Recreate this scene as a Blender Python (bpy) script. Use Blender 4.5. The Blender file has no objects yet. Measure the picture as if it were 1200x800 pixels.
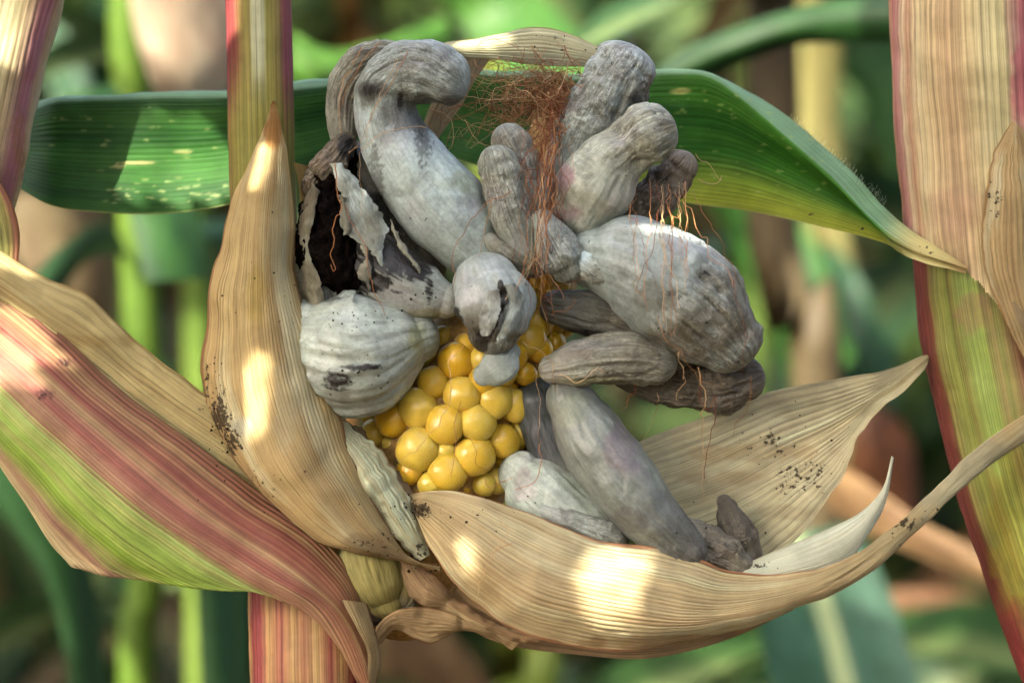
import bpy, math, random
import numpy as np

# ------------------------------------------------------------------ camera, world, sun, exposure
S = 0.000225          # metres per photo pixel in the plane of focus
D = 0.90              # camera to plane of focus
H = 1.10              # height of the ear above the soil
DP = D / S
sc = bpy.context.scene
col = sc.collection
cam_d = bpy.data.cameras.new('camera')
cam = bpy.data.objects.new('camera', cam_d)
col.objects.link(cam)
cam.location = (0, -D, H)
cam.rotation_euler = (math.radians(90), 0, 0)
cam_d.sensor_width = 36
cam_d.lens = 36 * D / (1200 * S)
cam_d.clip_start = 0.02
cam_d.clip_end = 2000
cam_d.dof.use_dof = True
cam_d.dof.focus_distance = D - 0.002
cam_d.dof.aperture_fstop = 9.0
sc.camera = cam

SUN = np.array((-0.50, -0.58, 0.64)); SUN /= np.linalg.norm(SUN)
SUN_EL = math.asin(SUN[2]); SUN_ROT = math.atan2(SUN[0], SUN[1])
world = bpy.data.worlds.new('World'); sc.world = world
world.use_nodes = True
wn = world.node_tree
sky = wn.nodes.new('ShaderNodeTexSky')
sky.sky_type = 'NISHITA'; sky.sun_disc = False
sky.sun_elevation = SUN_EL; sky.sun_rotation = SUN_ROT
sky.air_density = 0.5; sky.dust_density = 6.0; sky.ozone_density = 0.0
bg = wn.nodes['Background']
wn.links.new(sky.outputs[0], bg.inputs[0]); bg.inputs[1].default_value = 0.15
sun_d = bpy.data.lights.new('sun', 'SUN'); sun_d.energy = 2.0; sun_d.angle = math.radians(0.42)
sun_d.color = (1.0, 0.93, 0.80)
sun = bpy.data.objects.new('sun', sun_d); col.objects.link(sun)
sun.location = (-3, -3, 6)
from mathutils import Vector, Matrix
sun.rotation_euler = Vector(SUN).to_track_quat('Z', 'Y').to_euler()
vs = sc.view_settings
vs.view_transform = 'Standard'; vs.look = 'None'; vs.gamma = 1; vs.use_curve_mapping = False
vs.exposure = 3.97

rnd = random.Random(5)
nrs = np.random.RandomState(11)
TAU = 2 * math.pi

# ------------------------------------------------------------------ numeric helpers
_tab = nrs.uniform(-1, 1, 8192)
def vnoise(p):
    p = np.asarray(p, float)
    i = np.floor(p).astype(np.int64); f = p - i
    w = f * f * f * (f * (f * 6 - 15) + 10)
    out = 0
    for a in (0, 1):
        for b in (0, 1):
            for c in (0, 1):
                h = ((i[..., 0] + a) * 73856093 ^ (i[..., 1] + b) * 19349663 ^ (i[..., 2] + c) * 83492791) & 8191
                out = out + _tab[h] * (w[..., 0] if a else 1 - w[..., 0]) * (w[..., 1] if b else 1 - w[..., 1]) * (w[..., 2] if c else 1 - w[..., 2])
    return out
def fbm(p, octv=4, lac=2.1, gain=.5):
    p = np.asarray(p, float); a = 1; o = 0; t = 0
    for k in range(octv):
        o = o + a * vnoise(p + 17.3 * k); t += a; a *= gain; p = p * lac
    return o / t
def st3(a, b, c): return np.stack(np.broadcast_arrays(a, b, c), -1)
def sstep(a, b, x):
    t = np.clip((x - a) / (b - a), 0, 1); return t * t * (3 - 2 * t)
def lin(r, g, b):
    return np.array([(c / 12.92 if c <= .04045 else ((c + .055) / 1.055) ** 2.4) for c in (r / 255, g / 255, b / 255)])
def P(px, py, y=0.0):
    """photo pixel at depth y (in px behind the focus plane) -> world metres"""
    k = (DP + y) / DP
    return np.array(((px - 600) * k * S, y * S, H + (400 - py) * k * S))
def Pa(a):
    a = np.asarray(a, float); k = (DP + a[..., 2]) / DP
    return np.stack(((a[..., 0] - 600) * k * S, a[..., 2] * S, H + (400 - a[..., 1]) * k * S), -1)
def topix(w):
    k = (D + w[..., 1]) / D
    return 600 + w[..., 0] / (k * S), 400 - (w[..., 2] - H) / (k * S)
def crom(pts, t):
    """Catmull-Rom through pts (n,k) at parameters t in 0..1 (index-uniform)"""
    pts = np.asarray(pts, float); n = len(pts)
    if n == 2: return pts[0] + (pts[1] - pts[0]) * t[:, None]
    x = np.clip(t, 0, 1) * (n - 1); i = np.minimum(x.astype(int), n - 2); f = (x - i)[:, None]
    e = np.vstack((2 * pts[0] - pts[1], pts, 2 * pts[-1] - pts[-2]))
    a, b, c, d = e[i], e[i + 1], e[i + 2], e[i + 3]
    return .5 * (2 * b + (c - a) * f + (2 * a - 5 * b + 4 * c - d) * f ** 2 + (3 * b - a - 3 * c + d) * f ** 3)
def arc(pts, n):
    """resample at equal arc length"""
    q = crom(pts, np.linspace(0, 1, 400))
    s = np.r_[0, np.cumsum(np.linalg.norm(np.diff(q[:, :3], axis=0), axis=1))]
    t = np.interp(np.linspace(0, s[-1], n), s, np.linspace(0, 1, 400))
    return crom(pts, t)

# ------------------------------------------------------------------ object helpers
def tag(o, label=None, cat=None, group=None, kind=None):
    if label: o['label'] = label
    if cat: o['category'] = cat
    if group: o['group'] = group
    if kind: o['kind'] = kind
    return o
def thing(name, loc, label, cat, group=None):
    o = bpy.data.objects.new(name, None); col.objects.link(o)
    o.location = tuple(loc); o.empty_display_size = .02
    return tag(o, label, cat, group)
def root_loc(o):
    v = np.zeros(3)
    while o is not None:
        v += np.array(o.location); o = o.parent
    return v
def mesh(name, V, F, mat, parent=None, uv=None, pig=None, attrs=None, label=None, smooth=True, kind=None, thick=0):
    V = np.asarray(V, float)
    if parent is not None: V = V - root_loc(parent)
    F = np.asarray(F)
    me = bpy.data.meshes.new(name)
    me.vertices.add(len(V)); me.vertices.foreach_set('co', V.astype(np.float32).ravel())
    k = F.shape[1]
    me.loops.add(F.size); me.loops.foreach_set('vertex_index', F.astype(np.int32).ravel())
    me.polygons.add(len(F))
    me.polygons.foreach_set('loop_start', np.arange(0, F.size, k, dtype=np.int32))
    me.polygons.foreach_set('loop_total', np.full(len(F), k, dtype=np.int32))
    me.update(calc_edges=True)
    if smooth: me.polygons.foreach_set('use_smooth', np.ones(len(F), bool))
    if uv is not None:
        l = me.uv_layers.new(name='uv'); l.data.foreach_set('uv', np.asarray(uv, np.float32)[F.ravel()].ravel())
    if pig is not None:
        a = me.attributes.new('pig', 'FLOAT_COLOR', 'POINT')
        a.data.foreach_set('color', np.c_[np.clip(pig, 0, 1), np.ones(len(V))].astype(np.float32).ravel())
    for nme, val in (attrs or {}).items():
        a = me.attributes.new(nme, 'FLOAT', 'POINT'); a.data.foreach_set('value', np.asarray(val, np.float32).ravel())
    me.materials.append(mat)
    o = bpy.data.objects.new(name, me); col.objects.link(o)
    if parent is not None: o.parent = parent
    if thick:
        m = o.modifiers.new('thickness', 'SOLIDIFY'); m.thickness = thick * S; m.offset = 0
    return tag(o, label, None, None, kind)
def grid_faces(nv, nu, wrap=False):
    r = np.arange(nv - 1)[:, None]
    if wrap:
        c = np.arange(nu)[None]; c2 = (c + 1) % nu
    else:
        c = np.arange(nu - 1)[None]; c2 = c + 1
    return np.stack((r * nu + c, r * nu + c2, (r + 1) * nu + c2, (r + 1) * nu + c), -1).reshape(-1, 4)

# ------------------------------------------------------------------ materials
ALBEDO = .52
class NT:
    def __init__(s, name):
        s.m = bpy.data.materials.new(name); s.m.use_nodes = True; s.t = s.m.node_tree
        s.t.nodes.clear()
    def n(s, ty, ins=None, **props):
        o = s.t.nodes.new('ShaderNode' + ty)
        for k, v in props.items(): setattr(o, k, v)
        for k, v in (ins or {}).items():
            if isinstance(v, bpy.types.NodeSocket): s.t.links.new(v, o.inputs[k])
            else: o.inputs[k].default_value = v
        return o
    def math(s, op, a, b=0.0, c=0.0, clamp=False):
        return s.n('Math', {0: a, 1: b, 2: c}, operation=op, use_clamp=clamp).outputs[0]
    def mix(s, f, a, b, blend='MIX'):
        o = s.n('Mix', None, data_type='RGBA', blend_type=blend)
        for i, v in ((0, f), (6, a), (7, b)):
            if isinstance(v, bpy.types.NodeSocket): s.t.links.new(v, o.inputs[i])
            else: o.inputs[i].default_value = v
        return o.outputs[2]
    def ss(s, x, a, b, lo=0.0, hi=1.0):
        return s.n('MapRange', {0: x, 1: a, 2: b, 3: lo, 4: hi}, interpolation_type='SMOOTHSTEP').outputs[0]
    def noise(s, vec, scale, detail=3.0, rough=.55):
        return s.n('TexNoise', {'Vector': vec, 'Scale': scale, 'Detail': detail, 'Roughness': rough}).outputs[0]
    def vec(s, v, sc):
        return s.n('VectorMath', {0: v, 1: sc}, operation='MULTIPLY').outputs[0]
    def scale(s, c, k):
        # green cast of light through leaves, put into the pigments by this tint
        return s.n('VectorMath', {0: c, 1: (k * .885, k, k * .91)}, operation='MULTIPLY').outputs[0]
    def out(s, sh, disp=None):
        o = s.n('OutputMaterial', {0: sh}); return s.m
def c4(a): return (float(a[0]), float(a[1]), float(a[2]), 1.0)

def leaf_material(name, streak=(70, 2.2), amount=.35, rough=.6, transl=.25, bump=.25, specks=.5, spec=.35, albedo=None, sheen=0.0):
    """plant tissue: pigment from the 'pig' attribute, fine fibres along the UV, soil specks where 'dirt' says"""
    t = NT(name)
    uv = t.n('UVMap', uv_map='uv').outputs[0]
    pig = t.n('Attribute', attribute_name='pig').outputs[0]
    dirt = t.n('Attribute', attribute_name='dirt').outputs[2]
    pos = t.n('TexCoord').outputs[3]
    fi = t.noise(t.vec(uv, (streak[0], streak[1], 0)), 1.0, 4, .6)
    fi2 = t.noise(t.vec(uv, (streak[0] * 3.1, streak[1] * 2.0, 0)), 1.0, 2, .6)
    f = t.math('ADD', t.math('MULTIPLY', fi, .5), t.math('MULTIPLY', fi2, .5))
    lines = t.ss(t.noise(t.vec(uv, (streak[0] * 1.7, streak[1] * .5, 3.0)), 1.0, 1, .5), .60, .70)
    mul = t.math('MULTIPLY', t.ss(f, .36, .64, 1 - amount, 1 + amount * .7), t.ss(lines, 0.0, 1.0, 1.0, 1 - amount * .8))
    blot = t.noise(pos, 130, 4, .6)
    mul = t.math('MULTIPLY', mul, t.ss(blot, .3, .7, .86, 1.10))
    cc = t.n('VectorMath', {0: pig, 3: mul}, operation='SCALE').outputs[0]
    # soil: sparse fine specks everywhere, clotted where the attribute is high
    sp = t.noise(pos, 620, 3, .65)
    cl = t.noise(pos, 150, 3, .6)
    th = t.math('SUBTRACT', .80 - .07 * specks, t.math('MULTIPLY', dirt, .34))
    v = t.math('ADD', t.math('MULTIPLY', sp, .72), t.math('MULTIPLY', cl, .28))
    mask = t.math('MAXIMUM', t.ss(t.math('SUBTRACT', v, th), 0.0, .05), t.ss(t.math('SUBTRACT', v, t.math('SUBTRACT', 1.02, t.math('MULTIPLY', dirt, .52))), -.06, .16, 0.0, .75))
    cc = t.mix(t.math('MULTIPLY', mask, .9), cc, c4(lin(62, 46, 32)))
    cc = t.scale(cc, albedo or ALBEDO)
    h = t.math('ADD', t.math('MULTIPLY', f, 1.0), t.math('MULTIPLY', mask, .7))
    bm = t.n('Bump', {'Strength': bump, 'Distance': .0006, 'Height': h}).outputs[0]
    b = t.n('BsdfPrincipled', {'Base Color': cc, 'Roughness': rough, 'Normal': bm, 'Specular IOR Level': spec, 'Sheen Weight': sheen}).outputs[0]
    tr = t.n('BsdfTranslucent', {'Color': t.n('Gamma', {0: cc, 1: .85}).outputs[0], 'Normal': bm}).outputs[0]
    return t.out(t.n('MixShader', {0: transl, 1: b, 2: tr}).outputs[0])

def gall_material():
    t = NT('gall_skin')
    uv = t.n('UVMap', uv_map='uv').outputs[0]
    pig = t.n('Attribute', attribute_name='pig').outputs[0]
    spore = t.n('Attribute', attribute_name='spore').outputs[2]
    tip = t.n('Attribute', attribute_name='tip').outputs[2]
    pos = t.n('TexCoord').outputs[3]
    f = t.noise(t.vec(uv, (34, 2.4, 0)), 1.0, 5, .62)
    g = t.noise(pos, 210, 5, .62)
    fine = t.noise(pos, 900, 4, .65)
    mul = t.math('MULTIPLY', t.ss(f, .30, .60, .84, 1.05), t.ss(g, .34, .62, .83, 1.08))
    mul = t.math('MULTIPLY', mul, t.ss(fine, .34, .66, .86, 1.12))
    wl = t.n('TexNoise', {'Vector': t.vec(uv, (13, 9, 0)), 'Scale': 1.0, 'Detail': 5.0, 'Roughness': .6, 'Distortion': 1.4}).outputs[0]
    line = t.ss(t.math('ABSOLUTE', t.math('SUBTRACT', wl, .5)), 0.0, .07, 1.0, 0.0)
    tm = t.math('MULTIPLY', t.math('ADD', .84, t.math('MULTIPLY', line, .46)), t.ss(f, .34, .62, .70, 1.15))
    mul = t.math('MULTIPLY', mul, t.math('ADD', 1.0, t.math('MULTIPLY', tip, t.math('SUBTRACT', tm, 1.0))))
    cc = t.n('VectorMath', {0: pig, 3: mul}, operation='SCALE').outputs[0]
    cc = t.mix(t.ss(t.noise(pos, 75, 2, .5), .50, .72, 0.0, .5), cc, t.n('VectorMath', {0: cc, 1: (1.02, .86, .98)}, operation='MULTIPLY').outputs[0])
    # dry papery tips: crinkle pattern, pale ridges and dark creases
    w1 = t.n('TexNoise', {'Vector': pos, 'Scale': 150.0, 'Detail': 4.0, 'Roughness': .6, 'Distortion': 1.2}).outputs[0]
    w2 = t.noise(t.vec(uv, (16, 7, 0)), 1.0, 4, .6)
    r1 = t.ss(t.math('ABSOLUTE', t.math('SUBTRACT', w1, .5)), 0.0, .06)
    r2 = t.ss(t.math('ABSOLUTE', t.math('SUBTRACT', w2, .5)), 0.0, .07)
    crk = t.math('MULTIPLY', r1, t.ss(r2, 0.0, 1.0, .35, 1.0))
    cc = t.mix(t.math('MULTIPLY', t.math('MULTIPLY', t.math('SUBTRACT', 1.0, crk), tip), .38), cc, c4(lin(84, 76, 68)))
    # black streak stains, broken along the fibres
    n2 = t.math('ADD', t.math('MULTIPLY', f, .45), t.math('MULTIPLY', fine, .30))
    n2 = t.math('ADD', n2, t.math('MULTIPLY', g, .25))
    m = t.ss(t.math('ADD', n2, t.math('MULTIPLY', spore, .55)), .70, .84)
    cc = t.mix(m, cc, c4(lin(30, 25, 21)))
    sp = t.ss(t.noise(pos, 520, 2, .5), .735, .76)
    cc = t.mix(t.math('MULTIPLY', sp, .85), cc, c4(lin(38, 30, 24)))
    cc = t.scale(cc, ALBEDO)
    h = t.math('ADD', t.math('MULTIPLY', f, .5), t.math('MULTIPLY', fine, .3))
    h = t.math('ADD', h, t.math('MULTIPLY', t.math('MULTIPLY', crk, tip), .7))
    h = t.math('ADD', h, t.math('MULTIPLY', t.math('MULTIPLY', line, tip), .7))
    h = t.math('ADD', h, t.math('MULTIPLY', m, t.math('MULTIPLY', fine, .9)))
    bm = t.n('Bump', {'Strength': .5, 'Distance': .0006, 'Height': h}).outputs[0]
    b = t.n('BsdfPrincipled', {'Base Color': cc, 'Roughness': t.math('ADD', .38, t.math('MULTIPLY', tip, .1)), 'Normal': bm, 'Specular IOR Level': .4, 'Sheen Weight': .04, 'Sheen Roughness': .4}).outputs[0]
    return t.out(b)

def spore_material():
    t = NT('spore_mass')
    pos = t.n('TexCoord').outputs[3]
    f = t.noise(pos, 900, 5, .7)
    cc = t.mix(t.ss(f, .45, .75), c4(lin(9, 7, 6)), c4(lin(32, 23, 18)))
    bm = t.n('Bump', {'Strength': .9, 'Distance': .0008, 'Height': f}).outputs[0]
    return t.out(t.n('BsdfPrincipled', {'Base Color': cc, 'Roughness': 1.0, 'Normal': bm, 'Specular IOR Level': .02}).outputs[0])

def kernel_material():
    t = NT('kernel_skin')
    pig = t.n('Attribute', attribute_name='pig').outputs[0]
    rndv = t.n('ObjectInfo').outputs['Random']
    pos = t.n('TexCoord').outputs[3]
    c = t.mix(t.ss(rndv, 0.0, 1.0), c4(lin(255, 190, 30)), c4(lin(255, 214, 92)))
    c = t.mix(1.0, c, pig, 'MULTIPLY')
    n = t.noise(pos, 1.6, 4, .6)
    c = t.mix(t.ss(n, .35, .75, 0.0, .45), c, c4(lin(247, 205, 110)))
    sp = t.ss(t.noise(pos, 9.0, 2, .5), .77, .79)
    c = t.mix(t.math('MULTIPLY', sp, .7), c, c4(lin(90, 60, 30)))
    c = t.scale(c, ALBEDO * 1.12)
    fine = t.noise(pos, 14, 3, .6)
    bm = t.n('Bump', {'Strength': .08, 'Distance': .0006, 'Height': fine}).outputs[0]
    b = t.n('BsdfPrincipled', {'Base Color': c, 'Roughness': t.ss(fine, .3, .7, .20, .34), 'Normal': bm, 'Subsurface Weight': .2, 'Subsurface Radius': (1.0, .45, .12), 'Subsurface Scale': .0018, 'Specular IOR Level': .4, 'Coat Weight': .12, 'Coat Roughness': .2}).outputs[0]
    return t.out(b)

def simple_material(name, rgb, rough=.7, var=.25, scale=300, spec=.3, transl=0.0):
    t = NT(name)
    pos = t.n('TexCoord').outputs[3]
    f = t.noise(pos, scale, 4, .6)
    cc = t.n('VectorMath', {0: tuple(float(x) for x in rgb), 3: t.ss(f, .3, .7, 1 - var, 1 + var)}, operation='SCALE').outputs[0]
    cc = t.scale(cc, ALBEDO)
    bm = t.n('Bump', {'Strength': .3, 'Distance': .001, 'Height': f}).outputs[0]
    b = t.n('BsdfPrincipled', {'Base Color': cc, 'Roughness': rough, 'Normal': bm, 'Specular IOR Level': spec}).outputs[0]
    if transl:
        b = t.n('MixShader', {0: transl, 1: b, 2: t.n('BsdfTranslucent', {'Color': cc}).outputs[0]}).outputs[0]
    return t.out(b)

M_HUSK = leaf_material('dry_husk', (110, 1.6), .34, .62, .24, .6, .6, .16)
M_HUSKG = leaf_material('fresh_husk', (80, 1.2), .36, .52, .15, .4, .3, .16)
M_LEAF = leaf_material('green_leaf', (80, 1.2), .34, .48, .18, .35, .25, .14)
M_STALK = leaf_material('stalk_skin', (130, 1.0), .32, .52, .0, .35, .45, .16)
M_FAR = leaf_material('field_leaf', (26, 1.2), .30, .55, .20, .15, .0, .12, ALBEDO * .5)
M_GALL = gall_material()
M_SPORE = spore_material()
M_KERN = kernel_material()
M_COB = simple_material('cob_chaff', lin(196, 146, 84), .75, .35, 500)
M_SILK = leaf_material('silk_fibre', (2, 6), .25, .5, .25, .0, .0, .25, ALBEDO * 1.2)
M_CRUMB = simple_material('soil_crumb', lin(48, 36, 26), .95, .4, 900, .1)

# ------------------------------------------------------------------ shape builders
def paint(px, py, base, spots):
    """pigment blotches: (px, py, rx, ry, rgb, strength)"""
    base = np.array(base)
    for (x, y, rx, ry, rgb, s) in spots:
        k = np.nonzero((np.abs(px - x) < 1.6 * rx + 2) & (np.abs(py - y) < 1.6 * ry + 2))[0]
        if not len(k): continue
        X, Y = px[k], py[k]
        d = ((X - x) / rx) ** 2 + ((Y - y) / ry) ** 2
        fq = .06 if rx > 12 else .35
        w = (s * sstep(1.0, .25, d + fbm(st3(X * fq, Y * fq, x), 3) * (.7 if rx > 12 else 1.3)))[:, None]
        base[k] = base[k] * (1 - w) + np.asarray(rgb)[None] * w
    return base
def field(px, py, spots):
    o = np.zeros_like(px)
    for (x, y, rx, ry, s) in spots:
        o = np.maximum(o, s * np.clip(1.35 - np.sqrt(((px - x) / rx) ** 2 + ((py - y) / ry) ** 2), 0, 1))
    return o

def sweep(path, nu=130, nv=140, squash=1.0, capa=1.0, capb=1.0, seed=0.0, lump=.05, lumpf=.018, ridge=.03, ridges=9, tip0=.6, crinkle=.09, dents=()):
    """a swollen organ along a path of (px, py, depth, radius); rounded ends; returns arrays"""
    q = arc([np.r_[a[0], a[1], a[2], a[3]] for a in path], nv)
    W = Pa(q[:, :3]); R = q[:, 3] * S * (DP + q[:, 2]) / DP
    T = np.gradient(W, axis=0); T /= np.linalg.norm(T, axis=1)[:, None]
    n1 = np.cross(T[0], (0, -1, 0.001)); n1 /= np.linalg.norm(n1)
    N1 = [n1]
    for k in range(1, nv):
        v = N1[-1] - T[k] * N1[-1].dot(T[k]); N1.append(v / np.linalg.norm(v))
    N1 = np.array(N1); N2 = np.cross(T, N1)
    m = 12
    an = np.linspace(-math.pi / 2 * .985, 0, m, endpoint=False)
    C = np.vstack((W[0] + T[0] * (np.sin(an) * R[0] * capa)[:, None], W, W[-1] - T[-1] * (np.sin(an[::-1]) * R[-1] * capb)[:, None]))
    RR = np.r_[np.cos(an) * R[0], R, np.cos(an[::-1]) * R[-1]]
    ex = lambda A: np.vstack((np.repeat(A[:1], m, 0), A, np.repeat(A[-1:], m, 0)))
    n1, n2, TT = ex(N1), ex(N2), ex(T)
    vv = np.r_[np.zeros(m), np.linspace(0, 1, nv), np.ones(m)]
    ll = np.r_[0, np.cumsum(np.linalg.norm(np.diff(C, axis=0), axis=1))] / S
    u = np.arange(nu) / nu * TAU
    rad = n1[:, None] * np.cos(u)[None, :, None] + n2[:, None] * (np.sin(u) * squash)[None, :, None]
    V = C[:, None] + rad * RR[:, None, None]
    pq = V / S
    tipw = (sstep(tip0, min(1.0, tip0 + .35), vv) if tip0 < 1 else vv * 0)[:, None] * np.ones(nu)
    base = RR[:, None] * lump * (fbm(pq * lumpf + seed * 7.7, 3) * 1.9 + fbm(pq * lumpf * 2.7 + seed * 2.7, 2) * .7)
    cu, su = np.cos(u)[None], np.sin(u)[None]
    def along(fu, fl, o): return np.stack(np.broadcast_arrays(cu * fu, su * fu, ll[:, None] * fl + seed + o), -1)
    rg = 1 - np.abs(fbm(along(ridges / 3, .012, 0), 3)) * 2.4
    base = base + RR[:, None] * ridge * (rg - .5)
    # narrow creases along the length, and a crumpled papery tip
    gro = np.exp(-(fbm(along(ridges / 4, .010, 31) + .12 * fbm(pq * .03, 2)[..., None], 2) / .055) ** 2)
    body = crinkle > 0
    base = base - RR[:, None] * gro * (.022 * body + .05 * tipw * body)
    wp = pq + 14 * np.stack((fbm(pq * .03 + 5, 2), fbm(pq * .03 + 9, 2), fbm(pq * .03 + 13, 2)), -1)
    cr = 1 - np.abs(fbm(wp * .042 + seed * 3.1, 5)) * 3.0
    cr3 = 1 - np.abs(fbm(along(ridges / 2.2, .05, 57) + .25 * fbm(pq * .05, 2)[..., None], 3)) * 3.0
    cr2 = fbm(pq * .03 + seed * 1.3, 3)
    base = base + .8 * RR[:, None] * tipw * crinkle * (.9 * cr + .35 * cr3 + 2.6 * cr2 - .5)
    for (x, y, z, r, dep) in dents:
        d = np.linalg.norm(pq - P(x, y, z) / S, axis=-1) / r
        base = base - dep * S * np.exp(-d * d * 1.5)
    V = V + rad * base[..., None]
    uvs = st3(np.abs(np.arange(nu) / nu * 2 - 1)[None], ll[:, None] / 200.0 + seed, 0.0)[..., :2]
    n = len(C)
    return dict(V=V.reshape(-1, 3), F=grid_faces(n, nu, True), uv=uvs.reshape(-1, 2), v=np.repeat(vv, nu), tip=tipw.ravel(), l=np.repeat(ll, nu), nu=nu, nv=n)

PALE, GREY, DGREY, BRN = lin(212, 220, 224), lin(174, 181, 186), lin(112, 112, 114), lin(170, 162, 152)
PINK, OLIVE = lin(170, 132, 142), lin(182, 182, 152)
def gall(parent, path, base=PALE, mid=GREY, tipc=BRN, cool=True, spots=(), spore=(), tipmix=.8, name='gall', label=None, mat=None, rag=None, **kw):
    g = sweep(path, **kw)
    px, py = topix(g['V'])
    sd = kw.get('seed', 0.0)
    a = fbm(g['V'] / S * .014 + sd, 3) * .9 + .45
    if cool:
        k = np.array((1.20, 1.22, 1.26)); base, mid, tipc = base * k, mid * k * 1.08, tipc * (1.32, 1.36, 1.42)
    c = base + (mid - base) * np.clip(a, 0, 1)[:, None]
    w = (g['tip'] * tipmix * np.clip(.75 + fbm(g['V'] / S * .05 + sd, 3), 0, 1))[:, None]
    c = c * (1 - w) + tipc * w
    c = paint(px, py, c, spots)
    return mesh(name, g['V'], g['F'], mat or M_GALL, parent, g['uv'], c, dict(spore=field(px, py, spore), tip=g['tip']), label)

def rails_to_grid(rails, nu, nv, mode='arc'):
    t = np.linspace(0, 1, nv)
    A = np.array([arc(r, nv) if mode == 'arc' else crom(r, t) for r in rails])      # K,nv,3
    return np.stack([crom(A[:, k], np.linspace(0, 1, nu)) for k in range(nv)])       # nv,nu,3
def ribbon(name, rails, parent, pigf, mat=None, nu=150, nv=130, bulge=None, ribs=0, ribamp=1.0, wave=0.0, wavef=.012, rag=0.0, dirt=(), seed=0.0, mode='arc', mask=None, label=None, thick=0, vlen=1.0, spots=(), kind=None, edge=0.0, curl=0.0, veinc=.42, bprof=(.72, 1, .72)):
    """a blade through two or more rails of (px, py, depth); ribs, waves and ragged edges are relief, ribs also shaded in pigment"""
    if len(rails) == 2 and bulge is not None:
        a, b = (arc(r, 24) if mode == 'arc' else crom(r, np.linspace(0, 1, 24)) for r in rails)
        bl = np.interp(np.linspace(0, 1, 24), np.linspace(0, 1, len(bulge)), bulge) if np.ndim(bulge) else bulge
        mid = (a + b) / 2; mid[:, 2] -= bl
        q1 = a * .75 + b * .25; q1[:, 2] -= bl * bprof[0]
        q3 = a * .25 + b * .75; q3[:, 2] -= bl * bprof[2]
        rails = [a, q1, mid, q3, b]; mode = 'index'
    G = rails_to_grid(rails, nu, nv, mode)
    u = np.linspace(0, 1, nu)[None] * np.ones((nv, 1)); v = np.linspace(0, 1, nv)[:, None] * np.ones((1, nu))
    if rag:
        e = rag * (fbm(st3(v * 30 + seed, u * 0, seed), 4) + .35)
        wd = np.linalg.norm(G[:, -1] - G[:, 0], axis=1)[:, None] + 1e-6
        k = np.clip(e / wd, 0, .3)
        k2 = np.clip(rag * (fbm(st3(v * 30 + seed + 9, u * 0, seed), 4) + .35) / wd, 0, .3)
        un = k + u * (1 - k - k2)
        G = np.stack([[np.interp(un[i], u[i], G[i, :, c]) for c in range(3)] for i in range(nv)]).transpose(0, 2, 1)
    W = Pa(G)
    nrm = np.cross(np.gradient(W, axis=1), np.gradient(W, axis=0))
    nrm /= np.linalg.norm(nrm, axis=-1)[..., None] + 1e-12
    if nrm[nv // 2, nu // 2, 1] > 0: nrm = -nrm
    d = np.zeros((nv, nu)); vein = None
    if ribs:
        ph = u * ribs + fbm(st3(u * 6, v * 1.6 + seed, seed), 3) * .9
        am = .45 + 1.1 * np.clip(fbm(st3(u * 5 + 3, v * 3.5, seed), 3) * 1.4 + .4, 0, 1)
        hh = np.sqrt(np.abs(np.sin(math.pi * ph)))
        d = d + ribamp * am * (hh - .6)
        vein = (1 + veinc * (hh - .62) * np.minimum(am, 1.2)).ravel()[:, None]  # rib shading painted into the pigment: grooves darker, vein ridges paler
    if wave:
        d = d + wave * fbm(np.stack((G[..., 0] * wavef, G[..., 1] * wavef, G[..., 2] * wavef + seed), -1), 3) * 2
    if edge:
        ew = np.abs(u * 2 - 1) ** 4
        d = d + edge * ew * fbm(st3(v * 9 + seed, (u > .5) * 5.0, seed), 3) * 2
    if curl:
        d = d - curl * np.abs(u * 2 - 1) ** 8
    W = W + nrm * (d * S)[..., None]
    V = W.reshape(-1, 3); px, py = topix(V)
    uf, vf = u.ravel(), v.ravel()
    c = pigf(uf, vf, px, py)
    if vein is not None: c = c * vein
    c = paint(px, py, c, spots)
    F = grid_faces(nv, nu)
    if mask is not None:
        keep = mask(uf, vf, px, py)
        F = F[keep[F].all(1)]
    return mesh(name, V, F, mat or M_HUSK, parent, np.c_[uf, vf * vlen + seed], c, dict(dirt=field(px, py, dirt)), label, thick=thick, kind=kind)

def ramp(stops, warp=.03, seed=0.0, fr=14):
    """pigment bands across the blade, warped a little along it"""
    us = [s[0] for s in stops]; cs = np.array([s[1] for s in stops])
    def f(u, v, px, py):
        w = u + warp * fbm(st3(u * fr, v * 2.0, seed), 3) + warp * .8 * fbm(st3(u * fr * 5, v * .8, seed + 3), 2)
        return np.stack([np.interp(w, us, cs[:, k]) for k in range(3)], -1)
    return f
def dry(c1, c2, c3=None, fr=10, seed=0.0, edge=None, ew=.06):
    """dry husk: two tans in long streaks, a third in blotches, rusty edges"""
    def f(u, v, px, py):
        a = np.clip(.42 + .9 * fbm(st3(u * fr * 1.8, v * 1.6, seed), 4), 0, 1)[:, None]
        c = c1 + (c2 - c1) * a
        if c3 is not None:
            b = np.clip(2.2 * fbm(st3(u * 5 + 7, v * 3.5, seed + 2), 4) - .15, 0, 1)[:, None] * .8
            c = c * (1 - b) + c3 * b
        l = c.mean(1, keepdims=True); c = ((c * .84 + l * .16) * 1.28 + .02) * (1.0, 1.0, 1.0)
        if edge is not None:
            d = np.minimum(u, 1 - u) + .02 * fbm(st3(u * 3, v * 20, seed), 3)
            w = np.clip(sstep(ew, 0, d) * 1.7, 0, 1)[:, None] * .8
            c = c * (1 - w) + edge * w
        return c
    return f

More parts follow.
